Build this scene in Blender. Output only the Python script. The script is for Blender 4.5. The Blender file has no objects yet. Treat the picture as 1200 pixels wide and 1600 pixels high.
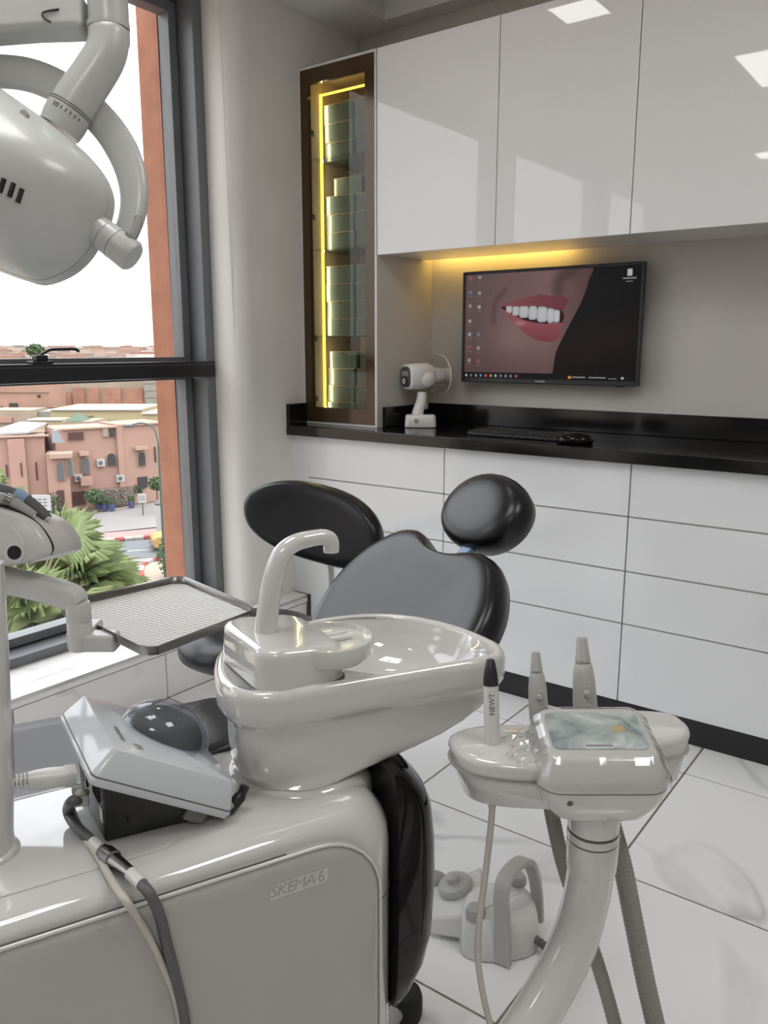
import bpy, bmesh, math, random
from mathutils import Vector, Matrix
random.seed(7)
SC = bpy.context.scene
COL = SC.collection

# ------------------------------------------------------------------ camera
CAM_H = 1.28
YAW, PITCH, FPX = math.radians(36.664), math.radians(11.394), 1274.8
cam = bpy.data.cameras.new('camera')
cam.sensor_fit = 'VERTICAL'; cam.sensor_height = 32.0; cam.lens = 32.0 * FPX / 1600.0
cam.clip_start = 0.02; cam.clip_end = 3000
cam.dof.use_dof = False
cam_o = bpy.data.objects.new('camera', cam); COL.objects.link(cam_o)
cam_o.location = (0, 0, CAM_H)
cam_o.rotation_euler = (math.pi / 2 - PITCH, 0, YAW)
SC.camera = cam_o

# ------------------------------------------------------------------ world: even overcast sky
world = bpy.data.worlds.new('world'); SC.world = world; world.use_nodes = True
nt = world.node_tree; nt.nodes.clear()
_o = nt.nodes.new('ShaderNodeOutputWorld'); _b = nt.nodes.new('ShaderNodeBackground')
_t = nt.nodes.new('ShaderNodeTexCoord'); _s = nt.nodes.new('ShaderNodeSeparateXYZ')
_r = nt.nodes.new('ShaderNodeValToRGB')
_n = nt.nodes.new('ShaderNodeTexNoise'); _n.inputs['Scale'].default_value = 3.0; _n.inputs['Detail'].default_value = 4
_mx = nt.nodes.new('ShaderNodeMix'); _mx.data_type = 'RGBA'; _mx.blend_type = 'MULTIPLY'
_r2 = nt.nodes.new('ShaderNodeValToRGB')
_r2.color_ramp.elements[0].position = 0.3; _r2.color_ramp.elements[0].color = (0.93, 0.935, 0.945, 1)
_r2.color_ramp.elements[1].position = 0.75; _r2.color_ramp.elements[1].color = (1, 1, 1, 1)
_mp = nt.nodes.new('ShaderNodeMapping'); _mp.inputs['Scale'].default_value = (1, 1, 2.5)
e = _r.color_ramp.elements
def sky(el): k_ = 0.40*(1 + 2.0*math.sin(math.radians(el))); return (k_*0.965, k_*0.985, k_*1.02, 1)   # overcast sky law, brighter overhead
e[0].position = 0.0; e[0].color = (0.12, 0.11, 0.10, 1)
e[1].position = 1.0; e[1].color = sky(90)
k = e.new(0.492); k.color = (0.14, 0.125, 0.11, 1)
k = e.new(0.502); k.color = (0.40, 0.395, 0.385, 1)
k = e.new(0.5 + 0.5*math.sin(math.radians(8))); k.color = sky(8)
k = e.new(0.5 + 0.5*math.sin(math.radians(40))); k.color = sky(40)
_ma = nt.nodes.new('ShaderNodeMath'); _ma.operation = 'MULTIPLY_ADD'; _ma.inputs[1].default_value = 0.5; _ma.inputs[2].default_value = 0.5
nt.links.new(_t.outputs['Generated'], _s.inputs[0]); nt.links.new(_s.outputs['Z'], _ma.inputs[0])
nt.links.new(_ma.outputs[0], _r.inputs['Fac'])
nt.links.new(_t.outputs['Generated'], _mp.inputs[0]); nt.links.new(_mp.outputs[0], _n.inputs['Vector'])
nt.links.new(_n.outputs['Fac'], _r2.inputs['Fac'])
_mx.inputs['Factor'].default_value = 1.0
nt.links.new(_r.outputs[0], _mx.inputs['A']); nt.links.new(_r2.outputs[0], _mx.inputs['B'])
nt.links.new(_mx.outputs['Result'], _b.inputs['Color']); _b.inputs['Strength'].default_value = 2.6
nt.links.new(_b.outputs[0], _o.inputs[0])

# ------------------------------------------------------------------ exposure
PANEL_E = 6.0          # ceiling LED panel emission
vs = SC.view_settings
SC.display_settings.display_device = 'sRGB'
vs.view_transform = 'Standard'; vs.look = 'None'; vs.exposure = 0.94; vs.gamma = 1.0
vs.use_curve_mapping = False
SC.cycles.max_bounces = 10; SC.cycles.diffuse_bounces = 5; SC.cycles.glossy_bounces = 5
SC.cycles.transmission_bounces = 8; SC.cycles.transparent_max_bounces = 12
SC.cycles.caustics_reflective = False; SC.cycles.caustics_refractive = False
SC.cycles.use_denoising = True
SC.cycles.sample_clamp_indirect = 6.0

# ------------------------------------------------------------------ measuring helpers (points at real distances)
_F = Vector((-math.sin(YAW) * math.cos(PITCH), math.cos(YAW) * math.cos(PITCH), -math.sin(PITCH)))
_R = Vector((math.cos(YAW), math.sin(YAW), 0)); _U = _R.cross(_F)
CP = Vector((0, 0, CAM_H))
def ray(x, y): return _F + _R * ((x - 600) / FPX) - _U * ((y - 800) / FPX)
def Zp(x, y, z): d = ray(x, y); return CP + d * ((z - CAM_H) / d.z)
def Yp(x, y, Y): d = ray(x, y); return CP + d * (Y / d.y)
def Xp(x, y, X): d = ray(x, y); return CP + d * (X / d.x)
def Dp(x, y, D): return CP + ray(x, y) * D
# frame of the dental unit and chair: u along its length, n towards the assistant's side, z up
TH = math.radians(24)
DU = Vector((math.sin(TH), math.cos(TH), 0)); NN = Vector((math.cos(TH), -math.sin(TH), 0))
OO = Vector((-0.684, 0.745, 0))
ZZ = Vector((0, 0, 1))
def W(u, n, z): return OO + DU * u + NN * n + ZZ * z
def un(P): Q = P - OO; return Vector((Q.dot(DU), Q.dot(NN), P.z))
def Np(x, y, c): d = ray(x, y); t = (c - (CP - OO).dot(NN)) / d.dot(NN); return CP + d * t

# ------------------------------------------------------------------ materials
MATS = {}
def newmat(name):
    m = bpy.data.materials.new(name); m.use_nodes = True; MATS[name] = m
    nt = m.node_tree
    return m, nt, nt.nodes['Principled BSDF']
def S(b, **kw):
    for k, v in kw.items():
        k = k.replace('_', ' ')
        if k in b.inputs:
            if isinstance(v, tuple) and len(v) == 3: v = v + (1,)
            b.inputs[k].default_value = v
def pm(name, col, rough=0.5, metal=0.0, bump=0.0, bscale=200.0, var=0.0, vscale=8.0, **kw):
    m, nt, b = newmat(name)
    S(b, Base_Color=col, Roughness=rough, Metallic=metal, **kw)
    if bump or var:
        tc = nt.nodes.new('ShaderNodeNewGeometry')
    if bump:
        n = nt.nodes.new('ShaderNodeTexNoise'); n.inputs['Scale'].default_value = bscale; n.inputs['Detail'].default_value = 2
        bp = nt.nodes.new('ShaderNodeBump'); bp.inputs['Strength'].default_value = bump; bp.inputs['Distance'].default_value = 0.002
        nt.links.new(tc.outputs['Position'], n.inputs['Vector']); nt.links.new(n.outputs['Fac'], bp.inputs['Height'])
        nt.links.new(bp.outputs[0], b.inputs['Normal'])
    if var:
        n = nt.nodes.new('ShaderNodeTexNoise'); n.inputs['Scale'].default_value = vscale; n.inputs['Detail'].default_value = 4
        r = nt.nodes.new('ShaderNodeValToRGB')
        r.color_ramp.elements[0].position = 0.3; r.color_ramp.elements[1].position = 0.7
        r.color_ramp.elements[0].color = tuple(max(0, c * (1 - var)) for c in col) + (1,)
        r.color_ramp.elements[1].color = tuple(min(1, c * (1 + var)) for c in col) + (1,)
        nt.links.new(tc.outputs['Position'], n.inputs['Vector']); nt.links.new(n.outputs['Fac'], r.inputs['Fac'])
        nt.links.new(r.outputs[0], b.inputs['Base Color'])
    return m
def em(name, col, strength):
    m, nt, b = newmat(name)
    S(b, Base_Color=(0, 0, 0), Roughness=0.5); b.inputs['Emission Color'].default_value = col + (1,)
    b.inputs['Emission Strength'].default_value = strength
    return m
def glass(name, tint, refl=1.0, rough=0.0):
    # thin architectural pane: tinted see-through with a Fresnel reflection
    m = bpy.data.materials.new(name); m.use_nodes = True; MATS[name] = m; nt = m.node_tree; nt.nodes.clear()
    o = nt.nodes.new('ShaderNodeOutputMaterial'); t = nt.nodes.new('ShaderNodeBsdfTransparent'); g = nt.nodes.new('ShaderNodeBsdfGlossy')
    t.inputs[0].default_value = tint + (1,); g.inputs['Roughness'].default_value = rough
    fr = nt.nodes.new('ShaderNodeFresnel'); fr.inputs[0].default_value = 1.45
    mu = nt.nodes.new('ShaderNodeMath'); mu.operation = 'MULTIPLY'; mu.inputs[1].default_value = refl; mu.use_clamp = True
    x = nt.nodes.new('ShaderNodeMixShader')
    # only the face turned to the ray reflects; the back of the pane lets it out again
    gm = nt.nodes.new('ShaderNodeNewGeometry'); sb = nt.nodes.new('ShaderNodeMath'); sb.operation = 'SUBTRACT'; sb.inputs[0].default_value = 1.0
    m2 = nt.nodes.new('ShaderNodeMath'); m2.operation = 'MULTIPLY'
    nt.links.new(gm.outputs['Backfacing'], sb.inputs[1]); nt.links.new(sb.outputs[0], m2.inputs[1]); nt.links.new(fr.outputs[0], m2.inputs[0])
    nt.links.new(m2.outputs[0], mu.inputs[0]); nt.links.new(mu.outputs[0], x.inputs[0])
    nt.links.new(t.outputs[0], x.inputs[1]); nt.links.new(g.outputs[0], x.inputs[2]); nt.links.new(x.outputs[0], o.inputs[0])
    return m
def marble(name, base, vein, scale, rough, per_obj=True, strength=1.0, thin=0.035):
    m, nt, b = newmat(name)
    g = nt.nodes.new('ShaderNodeNewGeometry'); oi = nt.nodes.new('ShaderNodeObjectInfo')
    ad = nt.nodes.new('ShaderNodeVectorMath'); ad.operation = 'ADD'
    sc = nt.nodes.new('ShaderNodeVectorMath'); sc.operation = 'SCALE'; sc.inputs['Scale'].default_value = 37.0 if per_obj else 0.0
    cb = nt.nodes.new('ShaderNodeCombineXYZ')
    nt.links.new(oi.outputs['Random'], cb.inputs[0]); nt.links.new(oi.outputs['Random'], cb.inputs[2])
    nt.links.new(cb.outputs[0], sc.inputs[0]); nt.links.new(sc.outputs[0], ad.inputs[1]); nt.links.new(g.outputs['Position'], ad.inputs[0])
    n = nt.nodes.new('ShaderNodeTexNoise'); n.inputs['Scale'].default_value = scale; n.inputs['Detail'].default_value = 4; n.inputs['Roughness'].default_value = 0.42; n.inputs['Distortion'].default_value = 0.9
    nt.links.new(ad.outputs[0], n.inputs['Vector'])
    # veins sit where the noise crosses its middle
    s = nt.nodes.new('ShaderNodeMath'); s.operation = 'SUBTRACT'; s.inputs[1].default_value = 0.5
    a = nt.nodes.new('ShaderNodeMath'); a.operation = 'ABSOLUTE'
    nt.links.new(n.outputs['Fac'], s.inputs[0]); nt.links.new(s.outputs[0], a.inputs[0])
    r = nt.nodes.new('ShaderNodeValToRGB'); r.color_ramp.elements[0].position = 0.0; r.color_ramp.elements[0].color = (1, 1, 1, 1)
    r.color_ramp.elements[1].position = thin; r.color_ramp.elements[1].color = (0, 0, 0, 1)
    nt.links.new(a.outputs[0], r.inputs['Fac'])
    n2 = nt.nodes.new('ShaderNodeTexNoise'); n2.inputs['Scale'].default_value = scale * 0.8
    nt.links.new(ad.outputs[0], n2.inputs['Vector'])
    r2 = nt.nodes.new('ShaderNodeValToRGB'); r2.color_ramp.elements[0].position = 0.44; r2.color_ramp.elements[1].position = 0.66
    nt.links.new(n2.outputs['Fac'], r2.inputs['Fac'])
    mu = nt.nodes.new('ShaderNodeMath'); mu.operation = 'MULTIPLY'; mu2 = nt.nodes.new('ShaderNodeMath'); mu2.operation = 'MULTIPLY'; mu2.inputs[1].default_value = strength
    nt.links.new(r.outputs[0], mu.inputs[0]); nt.links.new(r2.outputs[0], mu.inputs[1]); nt.links.new(mu.outputs[0], mu2.inputs[0])
    mx = nt.nodes.new('ShaderNodeMix'); mx.data_type = 'RGBA'; mx.inputs['A'].default_value = base + (1,); mx.inputs['B'].default_value = vein + (1,)
    nt.links.new(mu2.outputs[0], mx.inputs['Factor']); nt.links.new(mx.outputs['Result'], b.inputs['Base Color'])
    S(b, Roughness=rough)
    return m

marble('tile', (0.80, 0.80, 0.80), (0.34, 0.35, 0.37), 1.1, 0.10, True, 0.95, 0.018)
marble('sill', (0.8, 0.79, 0.77), (0.4, 0.39, 0.38), 2.2, 0.12, True, 0.8, 0.025)
pm('grout', (0.20, 0.17, 0.145), 0.8, var=0.25, vscale=30)
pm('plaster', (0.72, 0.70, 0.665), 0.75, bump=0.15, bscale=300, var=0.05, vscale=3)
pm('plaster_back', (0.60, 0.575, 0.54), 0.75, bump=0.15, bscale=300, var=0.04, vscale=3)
pm('ceiling_paint', (0.72, 0.71, 0.69), 0.8)
pm('lacquer', (0.76, 0.76, 0.765), 0.02, IOR=1.52)
pm('drawer_gloss', (0.74, 0.75, 0.765), 0.1, Coat_Weight=0.3, Coat_Roughness=0.04)
pm('carcass', (0.62, 0.62, 0.62), 0.4)
pm('carcass_dark', (0.1, 0.1, 0.1), 0.6)
pm('granite', (0.008, 0.0075, 0.0075), 0.14, var=0.5, vscale=500)
pm('plinth', (0.012, 0.012, 0.013), 0.35)
pm('frame_grey', (0.15, 0.155, 0.165), 0.38, var=0.06, vscale=20)
pm('frame_black', (0.014, 0.014, 0.016), 0.4)
pm('rubber', (0.012, 0.012, 0.012), 0.7)
pm('orange_render', (0.36, 0.15, 0.088), 0.85, bump=0.4, bscale=120, var=0.1, vscale=12)
glass('window_glass', (0.96, 0.965, 0.965), 1.0)
glass('bronze_glass', (0.92, 0.88, 0.80), 1.0)
glass('shelf_glass', (0.88, 0.92, 0.90), 1.0)
pm('bronze', (0.075, 0.043, 0.02), 0.12, 0.25)
pm('cabinet_liner', (0.76, 0.68, 0.54), 0.5)
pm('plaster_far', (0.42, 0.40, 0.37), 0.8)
em('led_yellow', (1.0, 0.72, 0.10), 1.5)
em('led_amber', (1.0, 0.62, 0.12), 7.0)
em('panel_light', (1.0, 0.99, 0.97), PANEL_E)
pm('white_gloss', (0.58, 0.577, 0.56), 0.08, Coat_Weight=1.0, Coat_Roughness=0.02)
pm('white_satin', (0.63, 0.63, 0.615), 0.25)
pm('unit_panel', (0.42, 0.41, 0.385), 0.22, Coat_Weight=0.25, Coat_Roughness=0.1)
pm('grey_plastic', (0.36, 0.36, 0.35), 0.4)
pm('grey_light', (0.41, 0.41, 0.395), 0.35)
pm('grey_dark', (0.10, 0.10, 0.098), 0.45)
pm('hose_grey', (0.27, 0.265, 0.24), 0.5)
pm('cable_beige', (0.50, 0.48, 0.42), 0.45)
pm('black_plastic', (0.014, 0.014, 0.015), 0.38)
pm('black_gloss', (0.004, 0.0035, 0.0035), 0.05, Specular_IOR_Level=0.3)
pm('vinyl', (0.005, 0.0053, 0.007), 0.30, bump=0.05, bscale=900, IOR=1.47)
pm('chrome', (0.75, 0.75, 0.75), 0.12, 1.0)
pm('steel', (0.55, 0.54, 0.52), 0.28, 1.0)
pm('dark_steel', (0.28, 0.27, 0.26), 0.25, 1.0)
pm('ink', (0.05, 0.05, 0.055), 0.5)
pm('ink_grey', (0.22, 0.22, 0.22), 0.5)
pm('white_print', (0.8, 0.8, 0.8), 0.5)
pm('device_white', (0.82, 0.81, 0.79), 0.15, Coat_Weight=0.5, Coat_Roughness=0.05)
pm('blue_plastic', (0.25, 0.38, 0.55), 0.4)

# ------------------------------------------------------------------ mesh builder
class MB:
    def __init__(self): self.v = []; self.f = []
    def add(self, vs, fs):
        o = len(self.v); self.v += [Vector(p) for p in vs]; self.f += [tuple(i + o for i in f) for f in fs]; return self
    def box(self, a, b):
        x0, y0, z0 = a; x1, y1, z1 = b
        return self.add([(x0,y0,z0),(x1,y0,z0),(x1,y1,z0),(x0,y1,z0),(x0,y0,z1),(x1,y0,z1),(x1,y1,z1),(x0,y1,z1)],
                        [(0,3,2,1),(4,5,6,7),(0,1,5,4),(1,2,6,5),(2,3,7,6),(3,0,4,7)])
    def obox(self, c, ax, ay, az, hx, hy, hz):
        c = Vector(c); P = []
        for sz in (-1, 1):
            for sx, sy in ((-1,-1),(1,-1),(1,1),(-1,1)): P.append(c + ax*hx*sx + ay*hy*sy + az*hz*sz)
        return self.add(P, [(0,3,2,1),(4,5,6,7),(0,1,5,4),(1,2,6,5),(2,3,7,6),(3,0,4,7)])
    def loft(self, rings, cap0=True, cap1=True, closed=False):
        n = len(rings[0]); vs = [p for r in rings for p in r]; fs = []
        m = len(rings)
        for i in range(m - (0 if closed else 1)):
            j = (i + 1) % m
            for k in range(n):
                l = (k + 1) % n; fs.append((i*n+k, i*n+l, j*n+l, j*n+k))
        if not closed:
            if cap0: fs.append(tuple(reversed(range(n))))
            if cap1: fs.append(tuple((m-1)*n + k for k in range(n)))
        return self.add(vs, fs)
    def tube(self, pts, r, seg=14, cap=True, ry=None, up=None):
        pts = [Vector(p) for p in pts]; n = len(pts)
        rs = r if isinstance(r, (list, tuple)) else [r]*n
        rings = []; prev = None
        for i, p in enumerate(pts):
            t = (pts[min(i+1, n-1)] - pts[max(i-1, 0)]).normalized()
            if prev is None:
                a = Vector(up) if up is not None else (ZZ if abs(t.z) < 0.9 else Vector((1,0,0)))
                x = t.cross(a).normalized()
            else:
                x = (prev - t*prev.dot(t)).normalized()
            y = t.cross(x); prev = x
            q = 1.0 if ry is None else ry
            rings.append([p + x*rs[i]*math.cos(2*math.pi*k/seg) + y*rs[i]*q*math.sin(2*math.pi*k/seg) for k in range(seg)])
        return self.loft(rings, cap, cap)
    def lathe(self, prof, c=(0,0,0), ax=ZZ, seg=32, x=None, closed=False):
        ax = Vector(ax).normalized(); c = Vector(c)
        if x is None: x = ax.cross(Vector((0.3,0.9,0.1)) if abs(ax.z) < 0.9 else Vector((0,1,0))).normalized()
        y = ax.cross(x)
        rings = [[c + ax*h + (x*math.cos(2*math.pi*k/seg) + y*math.sin(2*math.pi*k/seg))*max(r,1e-5) for k in range(seg)] for r, h in prof]
        return self.loft(rings, closed=closed)
    def prism(self, out, ex):
        # out: list of 3D points (planar), ex: extrusion vector
        n = len(out); ex = Vector(ex); out = [Vector(p) for p in out]
        return self.add(out + [p + ex for p in out], [tuple(reversed(range(n))), tuple(range(n, 2*n))] +
                        [(i, (i+1) % n, n + (i+1) % n, n + i) for i in range(n)])
    def ball(self, c, rx, ry, rz, ax=Vector((1,0,0)), ay=Vector((0,1,0)), az=ZZ, su=20, sv=12, p=1.0):
        c = Vector(c); rings = []
        sg = lambda t, e: math.copysign(abs(t)**e, t)
        for j in range(sv + 1):
            f = -math.pi/2 + math.pi*j/sv; cz = sg(math.cos(f), p); sz = sg(math.sin(f), p)
            cz = max(cz, 1e-4)
            rings.append([c + ax*rx*cz*sg(math.cos(2*math.pi*k/su), p) + ay*ry*cz*sg(math.sin(2*math.pi*k/su), p) + az*rz*sz for k in range(su)])
        return self.loft(rings)

def wloc(o):
    p = Vector(o.location)
    while o.parent: o = o.parent; p = p + Vector(o.location)
    return p
def fixnormals(me):
    bm = bmesh.new(); bm.from_mesh(me); bmesh.ops.remove_doubles(bm, verts=bm.verts, dist=1e-6)
    bmesh.ops.recalc_face_normals(bm, faces=bm.faces); bm.to_mesh(me); bm.free()
def obj(name, mb, mat, parent=None, bevel=0.0, bseg=2, sub=0, ang=40, origin=None, smooth=True):
    me = bpy.data.meshes.new(name)
    if parent is not None: org = wloc(parent)
    elif origin is not None: org = Vector(origin)
    else:
        xs = [p.x for p in mb.v]; ys = [p.y for p in mb.v]; zs = [p.z for p in mb.v]
        org = Vector(((min(xs)+max(xs))/2, (min(ys)+max(ys))/2, min(zs)))
    me.from_pydata([p - org for p in mb.v], [], mb.f); fixnormals(me)
    me.materials.append(MATS[mat] if isinstance(mat, str) else mat)
    if smooth:
        me.polygons.foreach_set('use_smooth', [True]*len(me.polygons))
        if not sub: me.set_sharp_from_angle(angle=math.radians(ang))
    o = bpy.data.objects.new(name, me); COL.objects.link(o)
    if parent is not None: o.parent = parent
    else: o.location = org
    if bevel:
        b = o.modifiers.new('bevel', 'BEVEL'); b.width = bevel; b.segments = bseg; b.limit_method = 'ANGLE'; b.angle_limit = math.radians(32)
        b.harden_normals = True
    if sub:
        s = o.modifiers.new('sub', 'SUBSURF'); s.levels = sub; s.render_levels = sub
    return o
def tag(o, label, cat, group=None):
    o['label'] = label; o['category'] = cat
    if group: o['group'] = group
    return o
def thing(name, loc, label, cat, group=None):
    o = bpy.data.objects.new(name, None); COL.objects.link(o); o.location = loc; o.empty_display_size = 0.05
    return tag(o, label, cat, group)
def struct(name, mb, mat, parent=None, **kw):
    o = obj(name, mb, mat, parent, **kw)
    if parent is None: o['kind'] = 'structure'
    return o
def link_copy(o, parent=None):
    c = o.copy(); COL.objects.link(c); c.parent = parent
    for ch in o.children: link_copy(ch, c)
    return c
def B(a, b): return MB().box(a, b)
def smooth_path(pts, n=8, closed=False):
    # Catmull-Rom through the points
    pts = [Vector(p) for p in pts]; m = len(pts); out = []
    for i in range(m if closed else m - 1):
        if closed: p0, p1, p2, p3 = pts[(i-1) % m], pts[i], pts[(i+1) % m], pts[(i+2) % m]
        else: p0, p1, p2, p3 = pts[max(i-1,0)], pts[i], pts[i+1], pts[min(i+2,m-1)]
        for k in range(n):
            t = k/n
            out.append(0.5*((2*p1) + (p2-p0)*t + (2*p0-5*p1+4*p2-p3)*t*t + (3*p1-p0-3*p2+p3)*t**3))
    if not closed: out.append(pts[-1])
    return out
def rrect(w, h, r, seg=5):
    # rounded rectangle centred on the origin, list of 2-D points
    out = []
    for cx, cy, a in ((w/2-r, h/2-r, 0), (-w/2+r, h/2-r, 90), (-w/2+r, -h/2+r, 180), (w/2-r, -h/2+r, 270)):
        for k in range(seg + 1):
            t = math.radians(a + 90*k/seg); out.append((cx + r*math.cos(t), cy + r*math.sin(t)))
    return out
def rbox(c, ax, ay, az, w, d, h, r, e=0.0, seg=5, taper=1.0):
    # upright block: rounded-rectangle plan w x d, height h from c, softened top and bottom edges e
    m = MB(); c = Vector(c); rings = []
    lv = [(0, e), (0, 0)] if not e else []
    prof = [(e, 0.0), (e*0.3, e*0.3), (0.0, e), (0.0, h-e), (e*0.3, h-e*0.3), (e, h)] if e else [(0.0, 0.0), (0.0, h)]
    for ins, z in prof:
        t = 1 + (taper - 1)*z/h
        pts = rrect(w*t - 2*ins, d*t - 2*ins, max(r*t - ins, 0.0005), seg)
        rings.append([c + ax*x + ay*y + az*z for x, y in pts])
    return m.loft(rings)
def cushion(outline, c, ax, ay, az, prof):
    # prof: list of (inset factor 0..1 towards the centroid, height along az)
    m = MB(); c = Vector(c); n = len(outline)
    gx = sum(p[0] for p in outline)/n; gy = sum(p[1] for p in outline)/n
    rings = [[c + ax*(gx + (x-gx)*(1-s)) + ay*(gy + (y-gy)*(1-s)) + az*h for x, y in outline] for s, h in prof]
    return m.loft(rings)
X_, Y_ = Vector((1,0,0)), Vector((0,1,0))
def text_obj(name, body, size, c, ax, ay, mat, parent, depth=0.0004, space=1.0, shear=0.0, align='CENTER'):
    cu = bpy.data.curves.new(name, 'FONT'); cu.body = body; cu.size = size; cu.align_x = align; cu.align_y = 'CENTER'
    cu.extrude = depth; cu.space_character = space; cu.shear = shear; cu.resolution_u = 3
    t = bpy.data.objects.new(name, cu); COL.objects.link(t)
    dg = bpy.context.evaluated_depsgraph_get(); me = bpy.data.meshes.new_from_object(t.evaluated_get(dg))
    bpy.data.objects.remove(t); bpy.data.curves.remove(cu)
    az = ax.cross(ay); org = wloc(parent) if parent else Vector((0,0,0)); c = Vector(c)
    for v in me.vertices: v.co = c + ax*v.co.x + ay*v.co.y + az*v.co.z - org
    me.materials.clear(); me.materials.append(MATS[mat])
    o = bpy.data.objects.new(name, me); COL.objects.link(o)
    if parent: o.parent = parent
    return o
# ================================================================== ROOM
XW, YB, ZC = -2.42, 3.06, 2.60           # window wall, back wall, ceiling border
XR, YF = 1.7, -2.7                        # far sides behind the camera
XK = -2.345                               # face of the tiled knee wall under the windows
WINS = [(0.60, 2.30), (-1.00, 0.545), (-2.41, -1.01)]
SILL = 0.21
# window wall with its three openings
m = MB()
rj = 0.07
m.prism([(-2.80, 2.30, 0.0)] + [(XW - rj + rj*math.sin(math.pi/2*k/8), 2.30 + rj - rj*math.cos(math.pi/2*k/8), 0.0) for k in range(9)] + [(XW, YB + 0.2, 0.0), (-2.80, YB + 0.2, 0.0)], (0, 0, 2.9))
segs = [(YF - 0.2, -2.41)]
for a, b in segs: m.box((-2.80, a, 0.0), (XW, b, 2.9))
for a, b in ((-1.01, -1.00), (0.545, 0.60)): m.box((-2.775, a, 0.0), (-2.575, b, 2.9))
m.box((-2.80, -2.41, 2.60), (XW, 2.30, 2.9)); m.box((-2.80, -2.41, -0.3), (XW, 2.30, 0.17))
wl = struct('wall_left', m, 'plaster', smooth=True, bevel=0.004, bseg=2)
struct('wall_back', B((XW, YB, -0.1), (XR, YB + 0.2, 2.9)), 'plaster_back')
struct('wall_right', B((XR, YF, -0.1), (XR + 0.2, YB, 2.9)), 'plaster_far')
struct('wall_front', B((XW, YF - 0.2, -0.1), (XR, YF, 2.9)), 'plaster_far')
# ceiling: a lowered border round a shallow recess
m = MB(); m.box((-2.20, YF + 0.4, 2.68), (XR - 0.4, 2.96, 2.9))
m.box((XW, YF, ZC), (-2.20, YB, 2.9)); m.box((-2.20, 2.96, ZC), (XR, YB, 2.9))
m.box((XR - 0.4, YF, ZC), (XR, 2.96, 2.9)); m.box((-2.20, YF, ZC), (XR - 0.4, YF + 0.4, 2.9))
struct('ceiling', m, 'ceiling_paint')
# floor bed (grout) and marble tiles
fl = struct('floor', B((XK, YF, -0.12), (XR, YB, -0.0025)), 'grout')
TX, TY = 0.608, 0.591
def cuts(a, b, anchor, p):
    out = [a]; k = math.ceil((a - anchor)/p + 1e-6)
    while anchor + k*p < b - 1e-6: out.append(anchor + k*p); k += 1
    return out + [b]
TILE = {}
def tile(parent, name, x0, x1, y0, y1, z, t, mat):
    key = (round(x1-x0, 4), round(y1-y0, 4), mat)
    w, h = x1-x0-0.0055, y1-y0-0.0055
    if key not in TILE:
        mb = B((-w/2, -h/2, -t), (w/2, h/2, 0)); o = obj(name, mb, mat, origin=(0,0,0), bevel=0.0012, bseg=1); TILE[key] = o
    else:
        o = TILE[key].copy(); COL.objects.link(o)
    o.parent = parent; o.location = Vector(((x0+x1)/2, (y0+y1)/2, z)) - wloc(parent)
xc = cuts(XK, XR, -0.632, TX); yc = cuts(YF, YB, 1.211, TY)
for i in range(len(xc)-1):
    for j in range(len(yc)-1):
        tile(fl, 'floor_tile', xc[i], xc[i+1], yc[j], yc[j+1], 0.0, 0.01, 'tile')
# tiled knee wall under the windows with a marble sill on top
kw_ = struct('trim_1', B((XW - 0.02, YF, -0.1), (XK - 0.008, 2.578, 0.175)), 'grout')
for j in range(len(yc)-1):
    if yc[j] >= 2.57: continue
    y0, y1 = yc[j], min(yc[j+1], 2.578)
    obj('knee_tile', B((XK - 0.01, y0 + 0.002, 0.0), (XK, y1 - 0.002, 0.172)), 'sill', kw_, bevel=0.001, bseg=1)
sl = MB().box((-2.79, YF, 0.17), (XK + 0.004, 2.578, SILL))
for a, b in ((-2.05, 0),): pass
m = MB()
m.box((-2.79, -2.41, 0.171), (XW, 2.30, SILL))
m.box((XW, YF, 0.176), (XK + 0.006, 2.578, SILL))
sillo = struct('trim_2', m, 'sill', bevel=0.003)
obj('edge_profile', B((XK + 0.0065, YF, 0.198), (XK + 0.008, 2.578, SILL)), 'steel', sillo)

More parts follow.
